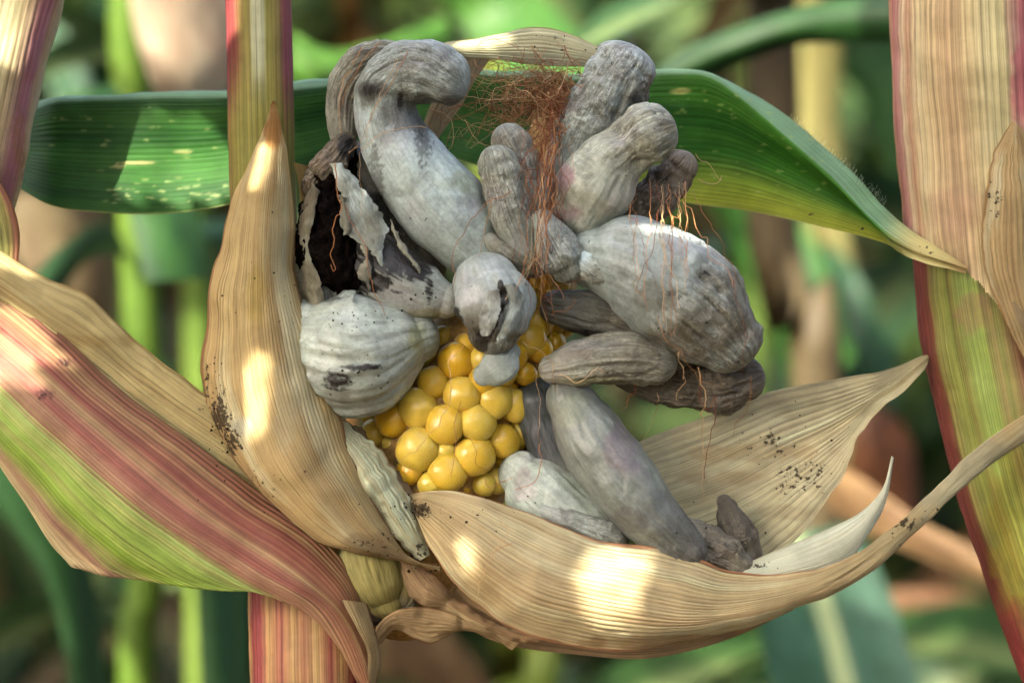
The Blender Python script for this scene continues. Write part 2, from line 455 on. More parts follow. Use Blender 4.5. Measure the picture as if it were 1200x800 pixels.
def tube_mesh(pts, r, n=5):
    """thin fibre through world points"""
    pts = np.asarray(pts); T = np.gradient(pts, axis=0); T /= np.linalg.norm(T, axis=1)[:, None] + 1e-12
    a = np.cross(T, (0.13, -1, 0.21)); a /= np.linalg.norm(a, axis=1)[:, None]; b = np.cross(T, a)
    u = np.arange(n) / n * TAU
    r = np.broadcast_to(r, len(pts))
    V = pts[:, None] + (a[:, None] * np.cos(u)[None, :, None] + b[:, None] * np.sin(u)[None, :, None]) * np.asarray(r)[:, None, None]
    return V.reshape(-1, 3), grid_faces(len(pts), n, True)
def joinm(parts):
    V = []; F = []; k = 0
    for v, f in parts:
        V.append(v); F.append(f + k); k += len(v)
    return np.vstack(V), np.vstack(F)

# ================================================================== SETTING
def build_ground():
    n = 90
    g = np.sign(np.linspace(-1, 1, n)) * np.abs(np.linspace(-1, 1, n)) ** 3 * 300
    X, Y = np.meshgrid(g, g)
    Z = .03 * fbm(st3(X * 3, Y * 3, 0.0), 3) * (np.hypot(X, Y) < 20)
    V = np.stack((X, Y, Z), -1).reshape(-1, 3)
    t = NT('field_soil')
    pos = t.n('TexCoord').outputs[3]
    f = t.noise(pos, 9, 6, .65); f2 = t.noise(pos, .8, 3, .5)
    c = t.mix(t.ss(f, .3, .7), c4(lin(44, 34, 26)), c4(lin(82, 64, 47)))
    c = t.mix(t.ss(f2, .5, .8, 0, .5), c, c4(lin(56, 64, 36)))
    bm = t.n('Bump', {'Strength': .8, 'Distance': .03, 'Height': f}).outputs[0]
    m = t.out(t.n('BsdfPrincipled', {'Base Color': c, 'Roughness': .95, 'Normal': bm, 'Specular IOR Level': .1}).outputs[0])
    o = mesh('ground', V, grid_faces(n, n), m)
    tag(o, 'brown field soil under the maize', None, None, 'structure')
build_ground()

TAN, TAN2, CREAM = lin(210, 178, 132), lin(188, 150, 102), lin(226, 206, 170)
RUST, MUD, WHITISH = lin(158, 100, 68), lin(120, 98, 70), lin(226, 214, 190)
RED, DRED, PINKR, LGREEN, DGREEN = lin(162, 84, 78), lin(112, 50, 44), lin(182, 112, 106), lin(156, 170, 76), lin(110, 130, 46)
OCHRE = lin(200, 160, 92)

# ================================================================== THE EAR
ear_root = P(440, 735, 70)
ear = thing('corn_ear', ear_root, 'smut-infected corn ear with swollen grey galls, a patch of yellow kernels and peeled-back dry husks', 'corn ear')

# ---- cob under the kernels
COB = [(470, 690, 80, 60), (500, 600, 84, 76), (530, 500, 88, 88), (575, 420, 92, 84), (610, 345, 100, 64), (635, 260, 112, 50), (650, 170, 120, 36), (655, 120, 122, 18)]
g = sweep(COB, nu=60, nv=80, lump=.05, ridge=.04, crinkle=0, seed=1)
mesh('cob', g['V'], g['F'], M_COB, ear, g['uv'])

# ---- kernels, each one an object; three shared shapes
def kernel_mesh(sd):
    nu, nv = 28, 18
    th = np.linspace(0.001, math.pi - .001, nv)[:, None]; ph = (np.arange(nu) / nu * TAU)[None]
    x, y, z = np.sin(th) * np.cos(ph), np.sin(th) * np.sin(ph), np.cos(th) * np.ones_like(ph)
    p = np.stack((x, y, z), -1)
    pw = 2.25
    k = (np.abs(p) ** pw).sum(-1) ** (-1 / pw)
    p = p * k[..., None]
    p = p * (1 + .05 * fbm(p * 1.1 + sd * 3.3, 2))[..., None]
    p[..., 2] *= np.where(p[..., 2] > 0, .92, 1.25)
    d = np.hypot(p[..., 0] - .22, p[..., 1] - .25)
    p[..., 2] -= np.where(p[..., 2] > 0, .02 * np.exp(-(d / .2) ** 2) * (sd > 1), 0)
    taper = np.where(p[..., 2] < 0, 1 + .25 * p[..., 2], 1.0)
    p[..., 0] *= taper; p[..., 1] *= taper
    V = p.reshape(-1, 3)
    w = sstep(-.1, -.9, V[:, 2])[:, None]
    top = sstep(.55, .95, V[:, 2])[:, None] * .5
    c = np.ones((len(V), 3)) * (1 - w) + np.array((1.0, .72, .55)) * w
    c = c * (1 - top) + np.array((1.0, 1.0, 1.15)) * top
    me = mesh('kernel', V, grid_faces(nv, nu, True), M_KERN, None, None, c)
    data = me.data; bpy.data.objects.remove(me)
    return data
KM = [kernel_mesh(s) for s in (0, 1, 2, 3)]
def axis_at(py):
    a = np.array(COB)[::-1]
    return [np.interp(py, a[:, 1], a[:, k]) for k in (0, 2, 3)]
KL = [(537, 118, 44), (475, 187, 50), (585, 210, 68), (620, 152, 46), (390, 292, 56), (497, 295, 60), (608, 340, 66), (733, 365, 66), (338, 433, 70), (437, 395, 74),
      (540, 460, 70), (664, 450, 66), (812, 385, 62), (832, 488, 60), (765, 525, 64), (434, 555, 80), (547, 645, 71), (652, 578, 76), (785, 600, 54), (742, 675, 50),
      (852, 262, 42), (908, 300, 50), (898, 385, 52), (262, 490, 52), (302, 378, 54), (540, 562, 34),
      (900, 60, 56), (962, 55, 46), (868, 128, 62), (905, 165, 52), (1008, 82, 32), (968, 138, 40), (940, 12, 46), (885, -30, 44), (950, -40, 46), (985, -88, 40), (915, -90, 46), (960, -140, 40), (905, -150, 40),
      (1000, -10, 34), (690, 285, 56), (760, 250, 56), (800, 190, 56), (690, 200, 50), (350, 300, 44), (880, 560, 40), (690, 690, 44), (480, 690, 44), (400, 640, 50)]
for gx in range(250, 1000, 26):          # small kernels squeezed into the gaps
    for gy in range(100, 720, 26):
        X, Y = gx + rnd.uniform(-9, 9), gy + rnd.uniform(-9, 9); r = rnd.uniform(34, 46)
        if all(math.hypot(X - a, Y - b) > .72 * (r + c) for a, b, c in KL): KL.append((X, Y, r))
N_MAIN = 49
for i, (X, Y, r) in enumerate(KL):
    px, py, r = 360 + X * .3, 360 + Y * .3, r * .3
    ax, ay, ar = axis_at(py)
    R = ar + (9 if i < N_MAIN else -5)
    dx = np.clip((px - ax) / R, -.96, .96)
    y = ay - R * math.sqrt(1 - dx * dx)
    k = bpy.data.objects.new('kernel', KM[i % 4]); col.objects.link(k); k.parent = ear
    c = P(px, py, y)
    k.location = tuple(c - ear_root)
    outd = Vector((dx * R, -(R * math.sqrt(1 - dx * dx)), rnd.uniform(-.14, .14) * R)).normalized()
    q = outd.to_track_quat('Z', 'Y')
    from mathutils import Quaternion
    k.rotation_mode = 'QUATERNION'
    k.rotation_quaternion = q @ Quaternion((0, 0, 1), rnd.uniform(0, TAU))
    s = r * S * (1.12 if i < N_MAIN else 1.0)
    k.scale = (s * rnd.uniform(.96, 1.05), s * rnd.uniform(.95, 1.03), s * rnd.uniform(.92, 1.02))

# ---- galls
gall(ear, [(580, 306, 34, 32), (558, 286, 22, 45), (520, 245, 10, 52), (485, 200, 4, 48), (464, 165, 0, 42), (452, 132, -2, 38), (455, 104, -6, 37), (478, 86, -14, 38), (505, 88, -22, 39), (522, 96, -28, 34)],
     label='large pale horn-shaped gall with hooked grey head', tip0=.50, crinkle=.035, seed=1, lump=.045, ridge=.028, ridges=8, capb=.8, mid=lin(170, 172, 166), tipc=lin(136, 130, 120), tipmix=.75, nv=170, nu=110,
     dents=[(505, 124, -30, 20, 18), (470, 118, -45, 12, 9), (430, 125, -30, 14, 8), (500, 150, -40, 14, 5)],
     spots=[(436, 106, 22, 14, lin(70, 64, 58), .8), (470, 135, 40, 26, lin(112, 110, 108), .75), (496, 160, 12, 42, lin(96, 95, 94), .7), (530, 118, 26, 10, lin(92, 82, 70), .8), (548, 215, 30, 16, OLIVE, .5), (440, 215, 10, 50, lin(110, 108, 105), .7)],
     spore=[(433, 105, 18, 12, .62), (469, 118, 7, 20, .6), (418, 190, 10, 60, .55), (494, 150, 8, 40, .48), (455, 150, 26, 30, .36), (520, 120, 24, 8, .45), (470, 60, 10, 5, .4)])
gall(ear, [(405, 178, 24, 12), (403, 150, 22, 17), (405, 115, 20, 22), (420, 86, 16, 28), (446, 74, 12, 27), (474, 76, 6, 24), (500, 84, 8, 20)],
     label='folded wrinkled outer lobe of the hooked gall', tip0=.0, crinkle=.04, seed=2, ridge=.12, ridges=12, mid=lin(150, 142, 130), base=lin(178, 172, 162), tipc=lin(140, 128, 110), tipmix=.6,
     spots=[(440, 62, 30, 8, lin(100, 88, 70), .7), (404, 150, 12, 40, lin(176, 168, 158), .5)], spore=[(405, 170, 12, 14, .5), (425, 62, 12, 8, .3)])
# top right pair
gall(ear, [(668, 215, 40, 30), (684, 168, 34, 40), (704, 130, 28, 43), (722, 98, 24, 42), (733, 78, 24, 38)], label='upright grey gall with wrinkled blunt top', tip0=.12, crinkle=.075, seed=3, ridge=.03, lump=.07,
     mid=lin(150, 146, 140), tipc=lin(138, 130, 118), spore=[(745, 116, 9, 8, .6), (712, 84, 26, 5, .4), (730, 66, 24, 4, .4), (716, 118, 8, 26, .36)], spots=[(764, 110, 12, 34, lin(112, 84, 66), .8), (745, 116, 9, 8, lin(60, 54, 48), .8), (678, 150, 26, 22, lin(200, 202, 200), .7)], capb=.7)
gall(ear, [(684, 248, -6, 36), (697, 222, -12, 46), (714, 194, -18, 41), (738, 172, -26, 33), (760, 157, -32, 37), (768, 154, -32, 34)], label='pale gall flushed pink with a swollen wrinkled knob', tip0=.42, crinkle=.07, seed=4, ridge=.06, ridges=8, nu=110,
     base=lin(190, 186, 174), mid=lin(176, 170, 156), tipc=lin(158, 148, 130), capa=.9, capb=.75,
     dents=[(748, 196, -50, 13, 13), (722, 156, -50, 14, 9), (738, 182, -62, 8, 5)],
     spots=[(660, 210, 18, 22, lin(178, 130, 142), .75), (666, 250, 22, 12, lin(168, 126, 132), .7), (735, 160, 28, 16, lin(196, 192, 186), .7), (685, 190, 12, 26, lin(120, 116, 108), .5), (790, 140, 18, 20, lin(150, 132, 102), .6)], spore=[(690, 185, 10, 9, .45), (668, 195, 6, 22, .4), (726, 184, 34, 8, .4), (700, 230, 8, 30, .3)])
gall(ear, [(742, 255, 45, 26), (766, 232, 40, 26), (786, 210, 34, 25), (797, 196, 30, 21)], label='shrivelled brown gall behind the knob', tip0=.0, crinkle=.13, seed=5, ridge=.1, base=lin(150, 132, 116), mid=lin(110, 98, 88), tipc=lin(120, 98, 80), spore=[(776, 205, 22, 18, .5)])
# small lobes in the middle
gall(ear, [(622, 235, 10, 24), (610, 200, 4, 27), (600, 172, 0, 25), (597, 166, 0, 22)], tip0=.3, crinkle=.05, seed=6, mid=lin(160, 156, 150), tipc=lin(150, 130, 112))
gall(ear, [(616, 292, -22, 18), (604, 258, -26, 25), (590, 218, -28, 27), (582, 192, -28, 22)], tip0=.1, crinkle=.10, seed=7, base=lin(186, 184, 178), mid=lin(150, 146, 136), tipc=lin(160, 152, 136), tipmix=.7)
gall(ear, [(572, 280, -18, 9), (592, 294, -26, 13), (614, 308, -26, 14), (630, 316, -22, 10)], tip0=.0, crinkle=.12, seed=8, mid=lin(140, 132, 120), tipc=lin(150, 140, 120))
gall(ear, [(636, 258, -34, 13), (648, 280, -40, 23), (660, 302, -44, 25), (666, 314, -44, 18)], tip0=.2, crinkle=.12, seed=9, base=lin(186, 186, 184), mid=lin(154, 150, 142), tipc=lin(150, 144, 132))
gall(ear, [(676, 300, -40, 11), (690, 312, -46, 16), (706, 320, -48, 16)], tip0=.3, crinkle=.13, seed=10, mid=lin(160, 156, 150), tipc=lin(166, 160, 148))
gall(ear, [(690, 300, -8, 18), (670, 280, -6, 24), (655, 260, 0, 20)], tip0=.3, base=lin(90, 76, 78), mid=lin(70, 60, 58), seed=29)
# right side
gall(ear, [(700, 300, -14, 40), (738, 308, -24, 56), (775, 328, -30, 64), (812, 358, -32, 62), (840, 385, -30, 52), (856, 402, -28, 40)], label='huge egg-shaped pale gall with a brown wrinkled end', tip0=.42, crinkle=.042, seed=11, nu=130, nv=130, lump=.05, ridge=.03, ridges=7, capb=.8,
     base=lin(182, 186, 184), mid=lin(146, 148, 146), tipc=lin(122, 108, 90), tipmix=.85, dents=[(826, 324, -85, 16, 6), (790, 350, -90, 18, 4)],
     spots=[(795, 272, 55, 20, lin(214, 216, 214), .7), (770, 350, 30, 24, lin(134, 128, 120), .6), (828, 325, 18, 14, lin(120, 112, 102), .7), (800, 400, 50, 26, lin(122, 104, 84), .6), (730, 300, 14, 40, lin(140, 140, 138), .5)], spore=[(826, 322, 14, 9, .5), (792, 345, 26, 14, .42), (760, 340, 40, 6, .38), (860, 370, 24, 30, .3), (745, 262, 16, 6, .3), (815, 395, 50, 10, .36)])  # pale spot along the top paints its lit highlight into the colour
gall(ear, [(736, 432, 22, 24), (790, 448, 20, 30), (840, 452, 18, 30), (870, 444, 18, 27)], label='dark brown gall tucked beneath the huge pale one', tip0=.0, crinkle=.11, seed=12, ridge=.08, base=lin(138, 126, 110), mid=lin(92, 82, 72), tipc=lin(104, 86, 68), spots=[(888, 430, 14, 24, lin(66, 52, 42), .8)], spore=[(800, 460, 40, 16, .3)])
gall(ear, [(652, 360, 6, 20), (690, 368, 2, 27), (735, 380, -2, 29), (770, 398, -6, 29), (790, 412, -6, 22)], tip0=.05, crinkle=.06, seed=13, ridge=.10, ridges=9, base=lin(140, 138, 134), mid=lin(104, 100, 96), tipc=lin(118, 106, 92), spore=[(680, 392, 50, 14, .6)])
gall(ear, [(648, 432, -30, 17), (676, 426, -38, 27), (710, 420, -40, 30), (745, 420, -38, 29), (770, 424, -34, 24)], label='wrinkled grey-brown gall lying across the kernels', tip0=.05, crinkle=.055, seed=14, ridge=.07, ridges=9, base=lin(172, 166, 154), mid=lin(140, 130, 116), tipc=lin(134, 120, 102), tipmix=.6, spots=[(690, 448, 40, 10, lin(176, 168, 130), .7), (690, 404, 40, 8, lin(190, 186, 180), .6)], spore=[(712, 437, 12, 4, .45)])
gall(ear, [(668, 470, -16, 30), (690, 506, -28, 40), (722, 556, -36, 43), (758, 600, -40, 39), (788, 630, -42, 31), (804, 646, -42, 24)], label='long mauve-tinged finger-shaped gall', tip0=.72, crinkle=.06, seed=15, nu=110, nv=130, ridge=.025, lump=.05,
     base=lin(142, 142, 134), mid=lin(118, 116, 112), tipc=lin(92, 85, 78), spots=[(730, 522, 30, 40, lin(140, 122, 130), .7), (668, 480, 26, 24, lin(158, 158, 138), .6), (780, 600, 40, 40, lin(110, 106, 106), .6), (740, 610, 30, 18, lin(92, 84, 84), .6)], spore=[(700, 560, 30, 30, .2)])
gall(ear, [(800, 628, -24, 22), (828, 642, -22, 25), (850, 652, -20, 24), (866, 662, -20, 18)], label='shrivelled brown tip of the finger-shaped gall', tip0=.0, crinkle=.15, seed=16, ridge=.1, base=lin(150, 136, 118), mid=lin(112, 100, 86), tipc=lin(112, 98, 84), spots=[(806, 652, 8, 26, lin(50, 42, 36), .8)])
gall(ear, [(872, 648, 4, 22), (862, 620, 0, 20), (852, 596, 0, 13), (848, 588, 0, 9)], tip0=.0, crinkle=.15, seed=17, base=lin(112, 98, 84), mid=lin(84, 72, 60), tipc=lin(96, 82, 68))
gall(ear, [(612, 556, 14, 28), (628, 572, 8, 42), (660, 600, 2, 44), (692, 628, -4, 36), (716, 644, -8, 22)], label='smooth pale gall lying behind the front husk', tip0=.8, crinkle=.1, seed=18, base=lin(196, 198, 190), mid=lin(176, 176, 168), spots=[(614, 568, 16, 24, lin(180, 156, 164), .6)])
gall(ear, [(640, 598, -30, 10), (664, 608, -36, 13), (694, 620, -40, 14), (722, 630, -40, 13)], tip0=.0, crinkle=.16, seed=19, base=lin(180, 180, 178), mid=lin(150, 148, 142), tipc=lin(156, 150, 140), tipmix=.6)
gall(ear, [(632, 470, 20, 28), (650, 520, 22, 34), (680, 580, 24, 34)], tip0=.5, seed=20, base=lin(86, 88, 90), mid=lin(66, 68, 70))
# left side
gall(ear, [(362, 400, 0, 50), (392, 410, -8, 70), (422, 414, -14, 75), (446, 409, -14, 66), (470, 401, -12, 48), (488, 395, -8, 30)], label='fat ribbed pale gall behind the upright husk', tip0=1.1, seed=21, ridge=.045, ridges=14, nu=150, lump=.03, base=lin(190, 190, 182), mid=lin(160, 158, 150), capb=.9,
     spots=[(490, 395, 16, 22, lin(180, 176, 130), .7), (400, 470, 40, 14, lin(140, 134, 120), .5)], spore=[(422, 430, 40, 7, .62), (395, 445, 30, 20, .62), (400, 350, 40, 16, .45)])
gall(ear, [(420, 285, 20, 34), (442, 312, 2, 40), (472, 334, -8, 38), (500, 346, -12, 32), (520, 352, -12, 22)], label='torn gall spilling black spores', tip0=1.1, seed=22, ridge=.04, base=lin(190, 188, 182), mid=lin(158, 156, 150), spots=[(500, 372, 30, 12, lin(176, 160, 118), .6)],
     spore=[(462, 288, 34, 44, 1.1), (430, 330, 34, 16, 1.0), (488, 314, 26, 20, .9), (503, 338, 9, 30, .6), (420, 300, 26, 44, 1.1), (470, 340, 30, 10, .45)])
gall(ear, [(404, 190, 44, 30), (440, 250, 46, 44), (484, 310, 46, 40)], tip0=.2, crinkle=.08, seed=47, base=lin(120, 112, 104), mid=lin(84, 76, 70), tipc=lin(90, 78, 68), spore=[(440, 250, 60, 60, .6)], label='dark grey backing gall between the burst gall and the hooked one')  # dark grey backing gall closing the open slot behind
ball = gall(ear, [(571, 336, -58, 41), (576, 350, -64, 48), (579, 366, -62, 47), (578, 384, -52, 32)], label='round split gall with a black slit', tip0=.45, crinkle=.035, seed=23, nu=110, ridge=.05, base=lin(184, 184, 182), mid=lin(150, 148, 144), tipc=lin(120, 110, 100), tipmix=.65,
     dents=[(588, 346, -106, 7, 9), (580, 366, -108, 8, 9), (566, 392, -96, 8, 9), (540, 372, -84, 8, 6)],
     spots=[(560, 385, 26, 18, lin(92, 80, 70), .7), (560, 372, 24, 20, lin(124, 112, 100), .6)],
     spore=[(586, 334, 4, 8, 1.0), (590, 343, 6, 9, 1.0), (590, 352, 7, 9, 1.0), (584, 360, 8, 9, 1.0), (580, 369, 8, 9, 1.0), (577, 378, 8, 9, 1.0), (571, 387, 9, 9, 1.0), (566, 396, 11, 10, 1.0), (562, 405, 12, 10, 1.0), (533, 366, 6, 8, 1.0), (537, 375, 7, 7, 1.0), (558, 380, 26, 26, .36)])
gall(ear, [(598, 412, -46, 12), (590, 424, -50, 21), (578, 434, -50, 20), (566, 440, -46, 12)], tip0=1.1, squash=.45, seed=24, base=lin(176, 178, 174), mid=lin(150, 150, 146), label='small grey tongue-shaped gall among the kernels')

# ---- the burst gall: black spores with skins peeling off
burst = sweep([(404, 178, 22, 14), (392, 215, 16, 30), (388, 262, 10, 42), (400, 305, 6, 44), (424, 330, 8, 32), (440, 338, 10, 20)], nu=90, nv=110, lump=.16, lumpf=.05, ridge=.12, ridges=12, tip0=-.4, crinkle=.10, seed=40)
sp_o = mesh('spore_mass', burst['V'], burst['F'], M_SPORE, ear, burst['uv'], label='black powdery spore mass exposed in the burst gall')
skinp = lambda a, b, c: (lambda u, v, px, py: a + (b - a) * np.clip(.5 + 1.4 * fbm(st3(px * .05, py * .03, 3.0), 4), 0, 1)[:, None])
def skin(rails, a, b, sd, rag=4.5, par=None, **kw):
    nu, nv = 40, 90
    g0 = ribbon('torn_skin', rails, par or sp_o, skinp(a, b, 0), M_SKIN, nu, nv, rag=rag, wave=3.0, wavef=.05, seed=sd, thick=1.2, bulge=kw.pop('bulge', 5), **kw)
    return g0
M_SKIN = leaf_material('torn_gall_skin', (18, 5), .34, .7, .06, .5, .75, .15, ALBEDO * 1.1)
skin([[(386, 192, -22), (396, 222, -32), (400, 268, -40), (424, 288, -42), (439, 300, -40), (449, 332, -36)], [(404, 190, -22), (428, 220, -26), (455, 262, -30), (451, 280, -36), (449, 302, -38), (458, 331, -36)]], lin(206, 206, 202), lin(150, 144, 134), 1.0)
skin([[(424, 286, -42), (427, 305, -44), (420, 322, -42), (430, 338, -38)], [(432, 290, -42), (435, 310, -44), (433, 326, -42), (437, 340, -38)]], lin(160, 150, 138), lin(120, 108, 94), 2.0, rag=1.5)
skin([[(364, 210, 0), (352, 250, -4), (352, 300, -8), (356, 345, -6), (366, 375, 0)], [(374, 226, -20), (368, 256, -32), (362, 296, -36), (376, 326, -36), (382, 372, -30)]], lin(172, 162, 146), lin(120, 106, 90), 3.0, bulge=10)
skin([[(396, 228, -40), (398, 250, -42), (404, 262, -42), (402, 276, -42)], [(408, 232, -40), (408, 254, -42), (411, 266, -42), (408, 274, -42)]], lin(176, 168, 156), lin(140, 130, 116), 4.0, rag=2)
skin([[(455, 256, -26), (462, 280, -36), (474, 300, -40), (490, 318, -40)], [(464, 270, -30), (474, 288, -36), (488, 306, -40), (494, 320, -40)]], lin(186, 176, 160), lin(160, 150, 136), 5.0, rag=2)
skin([[(568, 342, -104), (562, 360, -108), (560, 380, -107), (564, 394, -100)], [(584, 340, -106), (588, 356, -116), (584, 372, -118), (573, 394, -108)]], lin(186, 184, 182), lin(130, 120, 112), 6.0, rag=2.0, par=ball, bulge=4)
skin([[(592, 334, -104), (598, 352, -110), (592, 372, -112), (580, 402, -104)], [(604, 332, -100), (614, 352, -100), (608, 376, -102), (592, 404, -98)]], lin(182, 182, 180), lin(140, 136, 130), 6.6, rag=2.0, par=ball, bulge=4)
gall(ear, [(368, 222, 6, 14), (376, 202, 2, 17), (392, 184, 2, 17), (406, 168, 6, 13)], tip0=-.4, crinkle=.28, seed=41, base=lin(150, 132, 108), mid=lin(96, 80, 64), tipc=lin(128, 108, 86), spore=[(406, 172, 14, 22, .8), (380, 225, 14, 12, .6)], label='crumpled brown gall remnant beside the hooked gall')
gall(ear, [(368, 330, 6, 22), (380, 352, 2, 26), (372, 372, 0, 22)], tip0=-.4, crinkle=.14, seed=42, base=lin(150, 146, 140), mid=lin(120, 116, 110))

# ---- husks
H1L = [(318, 121, -2), (300, 168, 2), (270, 228, 4), (250, 300, 6), (237, 380, 6), (231, 450, 2), (242, 500, -10), (272, 552, -28), (318, 598, -40), (372, 638, -48), (440, 655, -46), (514, 668, -34)]
H1R = [(322, 119, -2), (334, 165, -8), (342, 230, -14), (350, 300, -20), (366, 375, -26), (384, 430, -32), (402, 492, -36), (420, 545, -42), (440, 592, -46), (462, 626, -44), (485, 648, -40), (518, 664, -34)]
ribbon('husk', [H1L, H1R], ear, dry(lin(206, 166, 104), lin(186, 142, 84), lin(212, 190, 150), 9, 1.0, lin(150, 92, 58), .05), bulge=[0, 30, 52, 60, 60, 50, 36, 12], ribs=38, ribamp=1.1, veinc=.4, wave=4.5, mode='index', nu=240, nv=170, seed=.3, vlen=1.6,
       label='upright tan husk with a pointed tip and muddy left edge', edge=3, curl=6,
       dirt=[(256, 490, 20, 46, 1.0), (272, 520, 16, 30, .9), (242, 450, 9, 44, .8), (310, 565, 60, 28, .55), (330, 470, 40, 26, .3), (440, 640, 70, 28, .55), (300, 320, 20, 110, .36)],
       spots=[(320, 146, 14, 36, lin(190, 124, 56), .8), (300, 350, 14, 60, lin(196, 160, 70), .5), (335, 470, 20, 60, lin(218, 200, 168), .4), (450, 640, 60, 22, lin(168, 132, 96), .6), (285, 500, 16, 14, lin(206, 196, 184), .6)])
ribbon('husk', [[(400, 494, -10), (432, 514, -14), (460, 548, -20), (480, 584, -24), (497, 620, -26), (503, 650, -26)], [(384, 500, -20), (398, 530, -32), (418, 565, -42), (440, 600, -44), (464, 632, -40), (492, 656, -30)]], ear,
       dry(lin(234, 220, 186), lin(216, 194, 148), None, 8, 2.0, lin(160, 110, 74), .06), bulge=14, ribs=10, ribamp=1.6, wave=5, wavef=.03, nu=90, nv=110, seed=2.2, rag=3, label='crumpled cream husk between the upright husk and the kernels', dirt=[(480, 610, 16, 30, .5), (495, 645, 10, 14, .9)])
ribbon('husk', [[(420, 500, 10), (440, 520, 0), (462, 545, -4), (480, 570, -6), (495, 585, -6)], [(396, 500, 0), (425, 535, -8), (450, 560, -10), (466, 585, -10), (480, 605, -14)]], ear, dry(lin(188, 152, 112), lin(150, 112, 82), None, 8, 2.4, RUST, .1), bulge=8, ribs=8, ribamp=1.2, wave=4, wavef=.04, nu=60, nv=70, rag=4, seed=2.9, label='frayed brown husk edge beside the lowest kernels')
# front husk
H2T = [(470, 578, -16), (505, 574, -26), (545, 577, -40), (590, 588, -54), (635, 604, -64), (690, 626, -70), (750, 636, -66), (805, 648, -60), (860, 668, -52), (920, 669, -50), (975, 662, -52), (1020, 640, -54), (1065, 599, -56), (1110, 557, -60), (1150, 517, -64), (1215, 476, -66)]
H2B = [(478, 584, -14), (486, 606, -30), (500, 634, -44), (522, 668, -54), (550, 702, -58), (590, 732, -58), (645, 752, -58), (710, 762, -56), (780, 760, -52), (850, 746, -46), (920, 722, -42), (985, 690, -42), (1040, 655, -58), (1090, 612, -68), (1140, 566, -76), (1215, 510, -80)]
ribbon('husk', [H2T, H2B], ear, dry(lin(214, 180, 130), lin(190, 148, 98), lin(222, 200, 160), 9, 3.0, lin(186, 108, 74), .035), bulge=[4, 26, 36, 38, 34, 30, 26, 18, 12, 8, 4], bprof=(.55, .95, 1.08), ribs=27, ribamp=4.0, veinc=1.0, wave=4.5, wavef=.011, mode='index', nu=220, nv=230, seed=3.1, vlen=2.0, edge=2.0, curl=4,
       label='broad ribbed tan husk sweeping to the right in a twisted tail', dirt=[(490, 598, 26, 16, 1.05), (1060, 612, 50, 12, .75), (1000, 660, 60, 10, .3), (600, 590, 60, 14, .35)],
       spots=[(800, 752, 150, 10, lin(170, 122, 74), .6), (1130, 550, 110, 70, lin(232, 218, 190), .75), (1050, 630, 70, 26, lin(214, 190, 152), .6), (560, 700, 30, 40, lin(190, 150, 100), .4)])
ribbon('husk', [[(540, 680, -6), (600, 720, -14), (680, 740, -18), (760, 746, -20), (850, 734, -22), (930, 708, -22)], [(520, 722, 6), (590, 754, 8), (680, 767, 4), (760, 771, -2), (850, 750, -10), (930, 714, -16)]], ear, dry(lin(188, 142, 90), lin(160, 112, 66), None, 8, 3.6), bulge=6, ribs=10, ribamp=1.2, nu=60, nv=140, seed=3.7, label='brown husk layer showing below the broad front husk')
ribbon('husk', [[(486, 640, -18), (500, 664, -24), (525, 690, -28), (570, 722, -26), (640, 748, -24)], [(462, 668, -10), (480, 700, -14), (512, 716, -16), (560, 738, -16), (620, 756, -14)]], ear, dry(lin(192, 146, 98), lin(166, 116, 76), lin(206, 170, 120), 8, 3.9, RUST, .08), bulge=14, ribs=12, ribamp=1.6, wave=5, wavef=.03, nu=80, nv=110, seed=3.95, label='folded brown husk where the ear joins its stem')
ribbon('husk', [[(436, 742, -18), (452, 722, -26), (478, 711, -30), (515, 714, -28), (560, 732, -22), (610, 752, -14)], [(440, 760, -6), (462, 738, -6), (490, 748, -4), (506, 751, -4), (545, 738, -4), (600, 760, 0)]], ear, dry(lin(200, 160, 110), lin(170, 124, 80), None, 8, 4.2, lin(140, 92, 58), .06), bulge=8, ribs=9, ribamp=1.4, wave=3, wavef=.04, nu=70, nv=110, seed=4.3, label='small curled tan husk under the ear base')
# pale bulge below the upright husk
gall(ear, [(426, 628, 0, 30), (434, 655, -6, 40), (444, 684, -10, 36), (452, 704, -8, 22)], name='husk_bulb', base=lin(206, 190, 128), mid=lin(190, 168, 104), tipc=lin(180, 160, 100), tip0=.8, crinkle=.03, ridge=.04, ridges=18, seed=43, mat=M_HUSK, label='pale yellow-green bulging inner husk', cool=False)
gall(ear, [(470, 668, 0, 20), (474, 690, -2, 22), (468, 712, 0, 16)], name='husk_bulb', base=lin(184, 160, 104), mid=lin(160, 130, 80), tipc=BRN, tip0=.5, ridge=.08, ridges=14, seed=44, mat=M_HUSK, cool=False)
gall(ear, [(404, 690, 10, 18), (424, 705, 4, 18), (440, 716, 2, 16)], name='ear_shank', base=lin(176, 160, 130), mid=lin(120, 100, 76), tipc=lin(60, 48, 38), tip0=.4, crinkle=.2, seed=45, spore=[(432, 706, 14, 12, .8)], label='mouldy stub where the ear joins the stem', cool=False)
